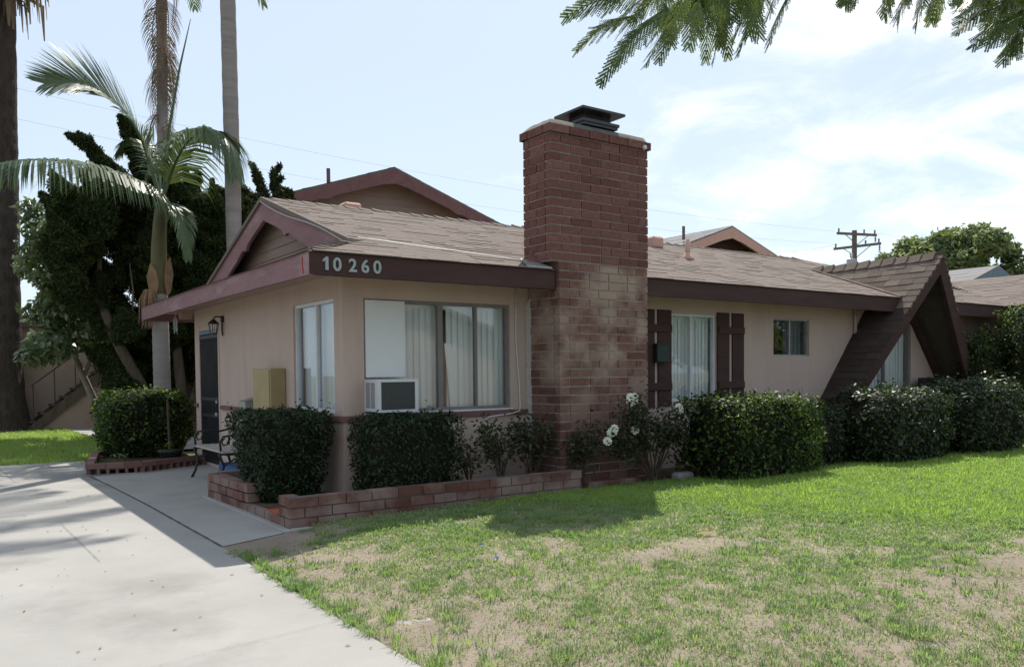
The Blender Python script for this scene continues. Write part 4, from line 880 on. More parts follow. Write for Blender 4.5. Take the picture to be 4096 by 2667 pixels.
rose_bush((5.15,7.55,.10), .78, .28, 9, 70, 1, 'bare stemmed rose bush in the brick planter just left of the drooping white cable', group='roses in the brick planter')
rose_bush((5.60,7.60,.10), .76, .26, 10, 85, 2, 'leafy rose bush in the planter against the chimney corner', group='roses in the brick planter')
rose_bush((4.72,7.55,.10), .58, .16, 6, 40, 3, 'thin sparse rose stems close to the square clipped shrub', group='roses in the brick planter')
rose_bush((6.05,7.25,.06), .72, .22, 8, 70, 4, 'small dark rose bush at the foot of the chimney, just past the planter end')
rose_bush((7.0,7.05,.06), .85, .50, 20, 130, 6, 'rose bush with white blooms in front of the brick chimney', flowers=[(6.585,7.0,1.085),(6.63,7.0,1.05),(6.60,7.02,1.02),(6.645,7.0,1.085),(7.37,7.0,.945),(7.385,7.0,.91),(7.28,7.0,.735),(7.262,7.0,.70),(7.31,7.0,.745),(6.33,7.0,.735),(6.31,7.0,.70),(6.30,7.02,.69),(6.645,7.0,.70),(6.227,7.0,.60)])
# ------------------------------------------------------------------ brick planter
pl = thing('brick_planter', (2.57, 7.10, 0), 'low red brick planter wall with a broken left side under the front window', 'planter')
mb = MB(); bh, mt_ = .083, .012
def brick_line(a, b, z0, courses, seed, th=.13, bl=.27, missing=None, inw=(0, 1)):
    r = random.Random(seed); a = np.array(a, float); b = np.array(b, float); L_ = np.linalg.norm(b-a); d = (b-a)/L_; nrm = np.array([inw[0], inw[1]], float)
    for c in range(courses):
        s = -(c % 2)*bl*.5
        while s < L_-.02:
            e = s+bl*r.uniform(.96, 1.04); p, q = max(0, s), min(L_, e-mt_)
            if q-p > .03 and not (missing and missing(c, (p+q)/2)):
                j = r.uniform(-.006, .006); z = z0+c*(bh+mt_)+r.uniform(-.002, .002)
                m0 = a+d*(p+q)/2+nrm*(th/2+j); mb.obox((*m0, z+bh/2), (*(d*(q-p)/2), 0), (*(nrm*th/2), 0), (0, 0, bh/2), r.random())
            s = e
brick_line((2.575,7.10), (5.93,7.10), .012, 3, 1)
brick_line((2.70,8.30), (2.66,9.58), .012, 3, 2, inw=(-1,0), missing=None)
brick_line((2.70,7.25), (2.70,8.30), .012, 1, 3, inw=(-1,0))
brick_line((2.705,7.235), (2.705,7.40), .107, 2, 4, inw=(-1,0))
brick_line((2.68,9.58), (3.46,9.58), .012, 3, 5, inw=(0,1))
mb.build('bricks', M['planterbrick'], pl)
mb = MB(); mb.box((2.583,7.112,.0),(5.92,7.218,.285)); mb.box((2.583,7.225,0),(2.69,8.29,.088)); mb.box((2.60,8.34,0),(2.655,9.57,.278)); mb.box((2.67,9.592,0),(3.46,9.70,.278)); mb.build('mortar', M['joint'], pl)
mb = MB(); mb.bbox((2.50,7.03,-.02),(2.57,9.72,.020),.006); mb.bbox((2.57,7.03,-.02),(3.0,7.095,.024),.006); mb.build('footing', M['concrete2'], pl)
mb = MB(); mb.obox((2.655,7.62,.063), (.0,.13,0), (.06,0,0), (0,0,.043), .5); tag(mb.build('loose_brick', mat('bright_red_brick', (.36,.085,.045), (.42,.11,.06), 9, .9, .4, 40)), 'bright red brick lying in the gap of the planter wall', 'brick')
# edging round the door hedge
ed = thing('brick_edging', (1.75, 12.9, 0), 'low dark brick edging with a row of gaps along its base round the door hedge', 'edging')
mb = MB()
A_, B_ = np.array([1.76,12.86]), np.array([2.46,12.72]); C_ = np.array([3.46,13.22])
def edge_line(a, b, seed):
    r = random.Random(seed); L_ = np.linalg.norm(b-a); d = (b-a)/L_; nn = np.array([-d[1], d[0]]); s = 0
    while s < L_-.03:
        e = min(L_, s+.12); t = r.random(); c = a+d*(s+e)/2+nn*.05
        mb.obox((*(a+d*(s+.022)+nn*.05), .045), (*(d*.02), 0), (*(nn*.045), 0), (0,0,.045), t)
        s = e
    s = 0
    while s < L_-.03:
        e = min(L_, s+.24); c = a+d*(s+e-.008)/2*1+nn*.05; c = a+d*((s+e)/2)+nn*.05; mb.obox((*c, .125), (*(d*((e-s)/2-.005)), 0), (*(nn*.055), 0), (0,0,.035), r.random()); s = e
edge_line(A_, B_, 1); edge_line(B_, C_, 2); edge_line(np.array([2.10,14.8]), np.array([1.76,12.96]), 3); edge_line(np.array([2.7,16.0]), np.array([2.11,14.85]), 4)
mb.build('bricks', mat('dark_red_brick', (.13,.062,.055), (.20,.095,.08), 9, .92, .4, 40, tintmix=(.23,.14,.12)), ed)
mb = MB(); mb.prism([(1.70,12.80,-.02),(2.45,12.64,-.02),(3.44,13.13,-.02),(3.44,13.20,-.02),(2.46,12.71,-.02),(1.76,12.85,-.02)], (0,0,.035)); mb.build('footing', M['concrete'], ed)
# stones by the rose
mb = MB(); mb.bbox((7.30,6.92,.03),(7.58,7.08,.16),.03); tag(mb.build('stone_block', M['dirt_bright']), 'grey concrete block lying beside the rose bush with white blooms', 'block')
mb = MB(); mb.bbox((6.12,7.20,.03),(6.95,7.32,.12),.015, .4); tag(mb.build('stone_edging', M['planterbrick']), 'low brick course along the foot of the chimney', 'edging')
mb = MB(); mb.bbox((14.35,7.55,.9),(15.0,7.9,1.22),.02); mb.box((14.4,7.6,.06),(14.45,7.85,.9)); mb.box((14.9,7.6,.06),(14.95,7.85,.9)); tag(mb.build('barbecue', M['black']), 'black box on legs standing under the right side of the A-shaped gable', 'barbecue')
# ------------------------------------------------------------------ buildings behind
def gable_building(name, label, x0, x1, y0, y1, ze, zr, wallm, trimm, sidm, roofm, oh=.55, win=()):
    """ridge along Y, gable facing the street (-Y)"""
    b = thing(name, ((x0+x1)/2, y0, 0), label, 'building'); xm = (x0+x1)/2; sl = (zr-ze)/((x1-x0)/2); yw = y0+oh
    mb = MB(); wx0, wx1 = x0+oh, x1-oh; zs = ze+sl*oh-.12
    mb.quad((wx0,yw,0),(wx1,yw,0),(wx1,yw,zs),(wx0,yw,zs)); mb.quad((wx0,yw,0),(wx0,yw,zs),(wx0,y1,zs),(wx0,y1,0)); mb.quad((wx1,yw,0),(wx1,y1,0),(wx1,y1,zs),(wx1,yw,zs)); mb.quad((wx0,y1,0),(wx0,y1,zs),(wx1,y1,zs),(wx1,y1,0)); mb.build('wall', M[wallm], b)
    mb = MB(); n = int((zr-zs)/.16)+1
    for k in range(n):
        a = zs+k*.16; c = min(a+.16, zr-.1)
        if c <= a: break
        h = lambda z: (zr-.05-z)/sl
        mb.add([(xm-h(a),yw-.02,a),(xm+h(a),yw-.02,a),(xm+h(c),yw-.004,c),(xm-h(c),yw-.004,c),(xm-h(a),yw,a),(xm+h(a),yw,a)], [(0,1,2,3),(4,5,1,0)])
    mb.build('gable_siding', M[sidm], b)
    mb = MB(); LL = math.hypot(1, sl)
    for sd in (-1, 1):
        shingles(mb, (xm+sd*(x1-x0)/2, y0-.02 if sd < 0 else y1, ze), (0, 1 if sd < 0 else -1, 0), np.array([-sd, 0, sl])/LL, lambda s: (0, y1-y0), 0, (x1-x0)/2*LL, .30, .9, .014, None, (.1,.9), 5+sd)
        mb.prism([(xm,y0,zr-.01),(xm+sd*(x1-x0)/2,y0,ze-.01),(xm+sd*(x1-x0)/2,y0,ze-.07),(xm,y0,zr-.07)], (0,y1-y0,0), .2)
    rf = mb.build('roof', M[roofm], b)
    for sd in (-1, 1):
        mb = MB(); W2 = (x1-x0)/2; prof = [(0,.42),(.1,.36),(.45,.34),(.50,.38),(.56,.33),(.8,.36),(1,.42)]
        for (t0, l0), (t1, l1) in zip(prof, prof[1:]):
            f = lambda t, l: (xm+sd*t*W2, zr-t*W2*sl-l)
            a, c, d, e = f(t0,.05), f(t1,.05), f(t1,l1), f(t0,l0); mb.prism([(p[0], y0-.01, p[1]) for p in ((a,c,d,e) if sd > 0 else (a,e,d,c))], (0,.05,0))
        mb.build('barge_board', M[trimm], b)
    mb = MB()
    for wx, wz, ww, wh in win: mb.box((wx,yw-.03,wz),(wx+ww,yw+.02,wz+wh))
    if win: mb.build('window', M['dark_frame'], b)
    return b, rf
g1, r1 = gable_building('apartment_building', 'two storey building with maroon trimmed gable rising behind the bungalow roof', 6.2, 13.38, 19, 30, 5.38, 6.62, 'stucco_back', 'trim_back', 'siding', 'shingle')
mb = MB(); mb.tube([(8.25,19.6,6.0),(8.25,19.6,6.50)], .05, 8); mb.build('vent_pipe', M['trim_back'], r1)
g2, r2 = gable_building('apartment_building', 'two storey building with peach trimmed gable seen right of the brick chimney', 17.4, 27.94, 19, 30, 4.52, 6.34, 'stucco_back', 'trim_peach', 'trim_dark', 'greyroof')
mb = MB(); mb.tube([(20.9,19.6,5.8),(20.9,19.6,6.25)], .05, 8); mb.build('vent_pipe', M['polewood'], r2)
gable_building('neighbour_house', 'grey roofed house with blue grey gable trim beyond the right end of the bungalow', 28.6, 39.0, 15.4, 30, 3.62, 5.33, 'stucco_back', 'bluetrim', 'trim_dark', 'greyroof')
st = thing('stair_building', (4, 26, 0), 'low tan building with an outside stair and dark carport at the back left', 'building')
mb = MB(); wall_panel(mb, (1.2,26,0), (1,0,0), (0,-1,0), 9.0, -.05, 2.75, [(2.75,6.3,-.0,2.4)], .2)
mb.quad((1.2,26,0),(1.2,26,2.75),(1.2,33,2.75),(1.2,33,0)); mb.quad((10.2,26,0),(10.2,33,0),(10.2,33,2.75),(10.2,26,2.75)); mb.quad((1.2,33,0),(1.2,33,2.75),(10.2,33,2.75),(10.2,33,0)); mb.quad((3.9,29,0),(3.9,29,2.7),(7.6,29,2.7),(7.6,29,0))
mb.build('wall', M['stucco_back'], st)
mb = MB(); mb.box((.8,25.9,2.75),(10.6,33.4,2.95)); mb.build('roof', M['shingle'], st)
mb = MB(); stp = 13
for sy in (24.95, 25.88): mb.prism([(2.0,sy,.02),(2.35,sy,.02),(5.45,sy,2.62),(5.45,sy,2.92)], (0,.05,0))
for k in range(stp): x = 2.1+k*.265; z = .18+k*.215; mb.box((x,25.0,z),(x+.29,25.88,z+.05))
mb.box((5.45,24.95,2.70),(8.5,25.88,2.85)); mb.box((8.3,24.98,-.02),(8.4,25.08,2.7)); mb.box((5.5,24.98,-.02),(5.6,25.08,2.7))
mb.build('staircase', M['bark'], st)
mb = MB(); mb.prism([(2.15,25.02,-.03),(3.9,25.02,-.03),(3.9,25.02,1.28),(2.15,25.02,.02)], (0,.8,0)); mb.build('stair_wall', M['stucco_back'], st)
mb = MB()
for k in range(7): x = 2.2+k*.5; z = .25+k*.405; mb.tube([(x,24.97,z),(x,24.97,z+.95)], .016, 6)
mb.tube([(2.15,24.97,1.15),(5.5,24.97,3.85)], .022, 6); mb.build('handrail', M['blackmetal'], st)
ho = thing('neighbour_house', (18, -17, 0), 'beige gabled house across the street, seen reflected in the front window', 'house')
mb = MB(); mb.prism([(13,-17,-.05),(13,-17,2.6),(18.5,-17,4.4),(24,-17,2.6),(24,-17,-.05)], (0,-9,0)); mb.build('wall', M['stucco_back'], ho)
mb = MB(); mb.prism([(12.3,-16.4,2.42),(18.5,-16.4,4.45),(24.7,-16.4,2.42),(24.7,-16.4,2.62),(18.5,-16.4,4.65),(12.3,-16.4,2.62)], (0,-10,0)); mb.build('roof', M['shingle'], ho)
mb = MB(); mb.box((15,-16.99,.9),(17,-16.95,2.1)); mb.build('window', M['dark_frame'], ho)
# ------------------------------------------------------------------ utility pole and wires
up = thing('utility_pole', (39.3, 25, 0), 'wooden utility pole with two cross arms and a grey transformer beyond the roofs', 'utility pole')
mb = MB(); mb.tube([(39.3,25,-.1),(39.3,25,8.55)], [.17,.12], 10); mb.build('pole', M['polewood'], up)
adir = np.array([.95, -.30, 0.]); adir /= np.linalg.norm(adir); c0 = np.array([39.3, 24.86, 0])
for z, off, bd in ((8.34,-.02,adir), (7.72,0,np.array([.15,-.989,0]))):
    mb = MB(); mb.bar(c0+[0,0,z]-bd*1.22, c0+[0,0,z]+bd*1.22, .10, .12); 
    for s in (-.7, .7): mb.bar(c0+[0,0,z-.05]+bd*s, c0+[0,0,z-.55], .025, .03)
    a = mb.build('cross_arm', M['polewood'], up)
    for s in (-1.12, 1.12, .45): mb = MB(); mb.lathe(c0+[0,0,z+.06]+bd*s, [(.02,0),(.055,.05),(.03,.09),(.055,.13),(.03,.2)], 8); mb.build('insulator', M['greyroof'], a)
    mb = MB(); mb.lathe(c0+[0,0,z-.35]+bd*1.16, [(.05,0),(.03,.1),(.05,.15),(.02,.28)], 8); mb.build('insulator', M['greyroof'], a)
mb = MB(); mb.lathe((38.72,24.8,6.35), [(.22,0),(.24,.05),(.24,.62),(.15,.7)], 14); mb.tube([(38.66,24.8,7.05),(38.64,24.8,7.32)], .04, 6); mb.tube([(38.8,24.8,7.05),(38.82,24.8,7.32)], .04, 6); mb.build('transformer', M['galv'], up, True)
def wire(label, a, b, sag, rad=.003):
    a, b = np.array(a, float), np.array(b, float); mb = MB(); mb.tube([a+(b-a)*t-np.array([0,0,4*sag*t*(1-t)]) for t in np.linspace(0, 1, 15)], rad, 4); tag(mb.build('power_line', M['wire']), label, 'power line')
e = c0+[0,0,8.42]; e2 = c0+[0,0,7.80]
wire('thin wire from the top cross arm running left behind the chimney', e-adir*1.35, (-8,36,13.2), 1.0)
wire('thin wire from the pole running left, the lower of the pair behind the chimney', e2-adir*1.2, (-8,36,12.2), 1.2)
wire('thin wire from the top cross arm running off to the right', e+adir*1.35, (95,14,9.6), .8)
wire('thin service wire sloping from the pole down to the peach gable', e2-adir*1.1, (24,22,6.1), .3)
# ------------------------------------------------------------------ palms
def frond(mb, path, L0, droop, side_up=.25, n=44, w=.032, rad=.02, twist=0.0, seed=0, tint=(.1,.9), start=.12):
    """pinnate frond along a path (list of points)"""
    r = random.Random(seed); path = [np.array(p, float) for p in path]
    # resample with catmull-rom
    def C(t):
        k = len(path)-1; s = min(t*k, k-1e-6); i = int(s); f = s-i; P = lambda j: path[max(0, min(k, j))]
        p0, p1, p2, p3 = P(i-1), P(i), P(i+1), P(i+2); return .5*((2*p1)+(p2-p0)*f+(2*p0-5*p1+4*p2-p3)*f*f+(3*p1-p0-3*p2+p3)*f**3)
    ts = np.linspace(0, 1, 22); mb.tube([C(t) for t in ts], [rad*(1-.82*t) for t in ts], 6, .75)
    for k in range(n):
        t = start+(1-start)*(k+.5)/n; p = C(t); d = C(min(1, t+.02))-C(t-.02); d /= np.linalg.norm(d)
        sd = np.cross(d, [0, 0, 1]); sd /= np.linalg.norm(sd)+1e-9; u = np.cross(sd, d)
        if twist: ct, s_ = math.cos(twist), math.sin(twist); sd, u = sd*ct+u*s_, u*ct-sd*s_
        ln = L0*(math.sin(math.pi*min(1, .18+.80*t))**.6)*r.uniform(.85, 1.1)
        for s in (-1, 1):
            a = sd*s*(.86-.35*t)+u*side_up+d*(.42+.5*t)+np.array([r.uniform(-.06,.06) for _ in range(3)]); a /= np.linalg.norm(a); nrm = np.cross(a, d); nrm /= np.linalg.norm(nrm)+1e-9; wd = np.cross(nrm, a)
            pts = []; q = p.copy(); dirv = a.copy(); seg = 4
            for j in range(seg+1):
                pts.append(q.copy()); q = q+dirv*ln/seg; dirv = dirv+np.array([0, 0, -1])*droop*(.35+.65*j/seg); dirv /= np.linalg.norm(dirv)
            tt = r.uniform(*tint); vs = []
            for j, q in enumerate(pts): ww = w*(.6 if j == 0 else 1 if j < 3 else .7 if j == 3 else .08)*.5; vs += [q-wd*ww, q+wd*ww]
            mb.add(vs, [(2*j, 2*j+1, 2*j+3, 2*j+2) for j in range(seg)], tt)
def ringed_trunk(base, top, r0, r1, n=40, flare=0.0):
    mb = MB(); b, t = np.array(base, float), np.array(top, float); k = np.linspace(0, 1, n)
    mb.tube([b+(t-b)*q for q in k], [r0+(r1-r0)*q+flare*math.exp(-q*14)+(.006 if i % 2 else 0) for i, q in enumerate(k)], 18); return mb
# king palm in front
kp = thing('king_palm', (3.79, 17.5, 0), 'feathery king palm with green crownshaft and a bare spear leaf left of the bungalow', 'palm tree', 'feather palms')
ringed_trunk((3.79,17.5,-.05), (3.77,17.5,3.0), .165, .15).build('trunk', M['palmgrey'], kp, True)
mb = MB(); mb.tube([(3.77,17.5,2.95),(3.76,17.5,3.3),(3.78,17.5,3.9),(3.81,17.5,4.4),(3.845,17.5,4.75),(3.86,17.5,4.95)], [.145,.155,.148,.132,.11,.06], 16); mb.build('crownshaft', M['crownshaft'], kp, True)
mb = MB()
for (dx, z0, z1, s) in ((.17,2.95,3.75,1),(-.16,2.9,3.6,-1)):
    mb.add([(3.77+dx*.6,17.36,z0),(3.77+dx*1.15,17.40,z0+.1),(3.77+dx*1.5,17.42,z0+.45),(3.77+dx*1.15,17.38,z1),(3.77+dx*.5,17.33,z1-.15),(3.77+dx*.3,17.30,z0+.3)], [(0,1,2,5),(5,2,3,4)])
    mb.add([(3.77+dx*1.15,17.40,z0+.1),(3.77+dx*1.1,17.56,z0+.15),(3.77+dx*1.4,17.58,z0+.5),(3.77+dx*1.5,17.42,z0+.45)], [(0,1,2,3)])
mb.build('dry_sheath', M['sheath'], kp)
mb = MB(); r_ = random.Random(4)   # old flower boot hanging by the trunk
for k in range(46):
    a = r_.uniform(0, 6.28); q = r_.uniform(.3, 1); x, y = 3.50+.15*q*math.cos(a), 17.3+.15*q*math.sin(a); z = 3.02-.05*q; l = r_.uniform(.35, .7)
    mb.tube([(3.62,17.4,2.98),(x*.5+3.56*.5,y*.5+17.35*.5,3.06),(x,y,z-.1),(x-.02,y,z-l)], [.012,.016,.015,.006], 5, r_.random())
mb.build('dry_flower_stalk', M['sheath'], kp)
y = 17.5; top = np.array([3.845, 17.5, 4.78])
def px(vx, vy, Y):   # point on the plane Y=const seen at photo position (2380-wide frame)
    q = np.array([(vx*4096/2380-CX)/F_PX, -(vy*4096/2380-CY)/F_PX]); d = AF+AR*q[0]+AU*q[1]; t = Y/d[1]; return np.array([d[0]*t, Y, HCAM+d[2]*t])
fr = [ # path points, pinna length, droop, side_up, twist
 ([top, px(345,375,17.4), px(325,315,17.2), px(285,255,16.9), px(235,212,16.7), px(175,192,16.5), px(105,195,16.4)], 1.15, .10, .10, .95),
 ([top, px(350,452,17.2), px(300,425,16.6), px(235,398,16.0), px(170,378,15.5), px(95,371,15.0), px(20,376,14.6), px(-60,400,14.2)], 1.35, 1.2, .0, 0.),
 ([top, px(388,435,17.4), px(405,385,17.2), px(432,335,16.9), px(470,305,16.6), px(505,305,16.3), px(535,335,16.1), px(548,400,15.9)], 1.3, 1.5, -.1, 0.),
 ([top, px(372,400,18.0), px(385,345,18.6), px(415,310,19.2), px(455,300,19.6), px(495,320,19.9)], .75, 1.2, .0, .0),
 ([top, px(385,470,17.2), px(405,480,16.9), px(425,520,16.7), px(437,600,16.6)], .55, .5, .0, .0),
 ([top, px(365,430,18.0), px(350,370,18.6), px(330,330,19.0), px(300,330,19.3), px(270,360,19.5)], .6, 1.0, .0, .0)]
for i, (p, l, dr, su, tw) in enumerate(fr):
    mb = MB(); frond(mb, p, l, dr, su, 92 if i < 3 else 50, .036, .034, tw, i, start=.16 if i < 3 else .25); mb.build('frond', M['frond'], kp)
mb = MB(); mb.tube([top-[0,0,.3], px(393,300,17.5), px(417,160,17.5), px(443,45,17.5)], [.05,.032,.022,.006], 7); mb.build('spear_leaf', M['frond'], kp)
# taller feather palms, crowns above the frame
def tall_palm(base, top, r0, r1, label, seed, fl=2.6, nf=13, dead=0, dead_span=3.0, group='feather palms'):
    r = random.Random(seed); root = thing('feather_palm', base, label, 'palm tree', group); ringed_trunk(base, top, r0, r1, 60).build('trunk', M['palmgrey'], root, True); t = np.array(top, float)
    for k in range(nf):
        a = k*2.4+r.uniform(-.2,.2); e = r.uniform(.1, 1.1); d = np.array([math.cos(a), math.sin(a), 0]); L_ = fl*r.uniform(.85,1.1); h = math.sin(e)*L_*.55
        p = [t+[0,0,.1], t+d*L_*.25+[0,0,h*.7+.3], t+d*L_*.6+[0,0,h+.25], t+d*L_*.88+[0,0,h*.6-.2], t+d*L_*1.02+[0,0,h*.2-.7]]
        mb = MB(); frond(mb, p, .75, .3, .1, 34, .04, .03, 0, seed+k); mb.build('frond', M['frond'], root)
    for k in range(dead):
        a = r.uniform(0, 6.28); d = np.array([math.cos(a), math.sin(a), 0]); z0 = t[2]-r.uniform(.0, dead_span); b = np.array([t[0]+(base[0]-t[0])*(1-z0/t[2]), t[1], z0])
        l = r.uniform(1.2, 2.2); mb = MB(); w_ = r.uniform(.14, .26); p = [b+d*r1, b+d*(r1+w_*.7)+[0,0,-.15*l], b+d*(r1+w_)+[0,0,-.5*l], b+d*(r1+w_*.55)+[0,0,-l]]
        frond(mb, p, .62, .9, .0, 26, .022, .02, 0, seed*7+k, start=.05); mb.build('dead_frond', M['deadfrond'], root)
    return root
tall_palm((4.80,22,-.05), (4.97,22,12.1), .145, .115, 'slim palm trunk wrapped in hanging dead fronds behind the king palm', 31, 2.8, 11, 12, 4.6)
tall_palm((4.985,16.5,-.05), (4.91,16.5,12.9), .150, .140, 'tall bare grey palm trunk rising behind the left gable', 32, 3.1, 24, 5, 2.2)
tall_palm((-2.7,19.5,-.05), (-2.6,19.5,11.0), .16, .13, 'tall feather palm standing on the left lawn outside the picture edge', 33, 2.9, 14, 0, 1.6)
fp = thing('fan_palm', (1.62, 25.3, 0), 'massive dark fan palm trunk with shaggy skirt at the left edge of the lawn', 'palm tree')
mb = MB(); k = np.linspace(0, 1, 70); r_ = random.Random(3)
mb.tube([(1.55+.17*q, 25.3, -.05+12.6*q) for q in k], [.43-.05*q+.26*math.exp(-q*16)+r_.uniform(-.012,.012) for q in k], 26); mb.build('trunk', M['palmbark'], fp)
mb = MB()
for _ in range(260):
    a = r_.uniform(0, 6.28); z = r_.uniform(11.15, 13.2); d = np.array([math.cos(a), math.sin(a), 0]); b = np.array([1.72,25.3,z]); l = r_.uniform(.5,1.1); o = r_.uniform(.4,1.25)*min(1,(z-10.9)/1.1+.35); s = np.array([-d[1],d[0],0])*r_.uniform(.02,.09)
    mb.add([b+d*.3-s, b+d*.3+s, b+d*o+[0,0,-.15*l]+s, b+d*o+[0,0,-.15*l]-s, b+d*(o+.04)+[0,0,-l]+s*.3, b+d*(o+.04)+[0,0,-l]-s*.3], [(0,1,2,3),(3,2,4,5)], r_.random())
mb.build('dead_skirt', M['deadfrond'], fp)
for k in range(20):
    a = k*2.4; e = r_.uniform(-.2, 1.2); d = np.array([math.cos(a)*math.cos(e), math.sin(a)*math.cos(e), math.sin(e)]); c = np.array([1.72,25.3,12.9]); h = c+d*1.1; mb = MB(); mb.tube([c, h], .02, 5)
    s = np.cross(d, [0,0,1]); s /= np.linalg.norm(s); u = np.cross(s, d)
    for j in range(22):
        t = -1.9+3.8*j/21; q = d*math.cos(t)+s*math.sin(t); l = .95*(1-.12*abs(t)); wv = (s*math.cos(t)-d*math.sin(t))*.035; m_ = h+q*l*.6; tp = h+q*l+np.array([0,0,-.28])
        mb.add([h, m_+wv, tp, m_-wv], [(0,1,2,3)], r_.random())
    mb.build('fan_leaf', M['frond'], fp)
# ------------------------------------------------------------------ juniper: flame shaped plumes
def juniper(base, plumes, label, seed, limbs, leaf=.066, per=4200, group='junipers behind the bungalow'):
    r = np.random.default_rng(seed); root = thing('juniper_tree', base, label, 'juniper', group); Vs = []
    for c, ax_, ln, wd in plumes:
        c = np.array(c, float); d = np.array(ax_, float); d /= np.linalg.norm(d); n = int(per*ln*max(.5, wd/.3)); t = r.random(n)**1.05
        ca = r.normal(0, 1, (n, 3)); ca -= d*(ca@d)[:, None]; ca /= np.linalg.norm(ca, axis=1, keepdims=True); prof = wd*1.25*np.clip((t+.06)*4.5, 0, 1)**.7*(1-t*.985)**.72
        lump = 1+.30*np.sin(t*ln*14+ca[:, 0]*3+c[0]*5)*np.sin(ca[:, 1]*4+c[2]*3)
        P = c+d*(t*ln)[:, None]+ca*(prof*np.sqrt(r.uniform(.25, 1, n))*lump)[:, None]; N_ = ca*.8+d*.2
        Vp = leaf_cloud(P, N_, leaf, .42, np.clip(r.random(n)**2*.8+.35*(ca[:, 2] > .3), 0, 1), r); Vs.append(Vp)  # highlight painted into the tint: leaves on a plume's upper side are lighter
    V, Fc, T = cat_leaves(Vs); np_mesh('crown', V, Fc, T, M['juniper'], root)
    mb = MB()
    for pts, rr in limbs: mb.tube(pts, rr, 8)
    mb.build('trunk', M['bark'], root, True); return root
r_ = np.random.default_rng(5); PL = []
tips0 = [((3.1,19.6,4.0),(-.80,0,.85),1.3,.26),((3.75,19.5,5.1),(-.70,0,.9),1.75,.30),((4.3,19.6,5.4),(-.50,0,.9),1.65,.30),((3.35,19.5,4.9),(-.7,0,.9),1.0,.24),((3.0,19.6,4.5),(-.75,0,.8),.95,.22),((4.55,19.7,5.2),(-.35,0,1),1.15,.30),((5.0,19.9,5.0),(.1,0,1),1.0,.34),((5.6,20,4.8),(.15,0,1),.95,.34),((6.2,20,4.7),(.1,0,1),.8,.3),((2.6,19.7,3.3),(-.5,0,.7),.9,.28),((2.45,19.8,4.35),(-.4,0,.75),.75,.2)]
tips = [(c_, a_, l_*1.0, w_*1.0) for c_, a_, l_, w_ in tips0]; tips += [((np.array(c_)+np.array(a_)/np.linalg.norm(a_)*l_*t_+r_.normal(0, .07, 3)).tolist(), (np.array(a_)*.8+r_.normal(0, .34, 3)).tolist(), l_*.32*(1.2-.5*t_), w_*.5) for c_, a_, l_, w_ in list(tips) for t_ in (.15,.3,.42,.55,.66,.78,.9)]; tips = [(c_, a_, l_, w_*(.66 if l_ > .72 else 1)) for c_, a_, l_, w_ in tips]; PL += tips
for fx, fz, fa in ((2.55,3.1,-.9),(2.5,3.5,-.9),(2.62,3.9,-.85),(2.75,4.2,-.8),(2.9,4.5,-.8),(3.1,4.75,-.75),(3.3,4.95,-.75),(3.5,5.1,-.7),(3.7,5.2,-.65),(4.0,5.3,-.6),(4.3,5.35,-.5),(4.7,5.3,-.35),(5.1,5.2,-.2),(5.5,5.1,0),(5.9,5.0,.1),(6.3,4.9,.15),(2.6,2.8,-.8),(2.7,3.3,-.95)): PL.append(((fx, r_.uniform(19.3,20.2), fz), (fa+r_.normal(0,.12), 0, .85), r_.uniform(.55,.95), r_.uniform(.13,.20)))
PL += tips
for _ in range(46): PL.append(((r_.uniform(3.5, 6.9), r_.uniform(20.2, 21.6), r_.uniform(.9, 2.9)), (r_.normal(-.3,.4), r_.normal(0,.4), .7), r_.uniform(.7, 1.1), r_.uniform(.35, .5)))
for _ in range(14): PL.append(((r_.uniform(2.9, 3.6), r_.uniform(20.2, 21.0), r_.uniform(2.3, 3.4)), (-.4+r_.normal(0,.2), r_.normal(0,.3), .8), r_.uniform(.6, .9), r_.uniform(.25, .36)))
for _ in range(150):
    x = r_.uniform(2.5, 6.7); z = r_.uniform(2.0, 5.1); 
    if z < 3.3-.55*(x-2.4) and x < 3.4: continue
    if (x-3.1)**2/.16+(z-3.1)**2/.18 < 1: continue
    PL.append(((x, r_.uniform(19.2, 20.9), z), (-.35+r_.normal(0,.25), r_.normal(0,.35), .8), r_.uniform(.6, 1.1), r_.uniform(.30, .46)))
lim = [([(4.35,20.2,-.05),(3.9,20.2,1.2),(3.35,20.1,2.3),(3.05,20,3.2),(3.1,19.9,4.2)], [.16,.13,.11,.08,.04]), ([(4.9,20.2,-.05),(4.75,20.2,1.5),(4.6,20.1,3.0),(4.4,20,4.6)], [.15,.12,.09,.04]), ([(4.9,20.2,.5),(5.4,20.2,1.8),(5.7,20.1,3.2),(5.7,20,4.6)], [.12,.1,.07,.03]), ([(3.15,20.1,2.9),(2.8,20,3.4),(2.72,19.9,4.3)], [.06,.04,.02]), ([(3.6,19.3,2.6),(3.62,19.25,3.2),(3.55,19.2,3.8)], [.02,.02,.01])]
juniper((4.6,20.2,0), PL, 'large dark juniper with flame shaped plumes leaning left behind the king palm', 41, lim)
P2 = [((5.75,16.6,4.6),(-.35,0,1),.95,.15),((5.95,16.6,4.7),(-.2,0,1),.85,.16),((6.15,16.7,4.6),(.05,0,1),.55,.2),((5.5,16.6,4.4),(-.75,0,.55),.55,.12),((5.8,16.6,3.9),(-.15,0,1),.9,.33),((6.2,16.7,4.1),(.35,0,.8),.75,.25),((5.35,16.6,3.6),(-.3,0,1),.9,.3),((5.6,16.7,3.0),(0,0,1),1.0,.4),((6.0,16.8,3.2),(.1,0,1),.9,.4),((5.2,16.7,2.9),(-.2,0,1),.9,.3),((5.5,16.8,2.2),(0,0,1),.9,.4)]
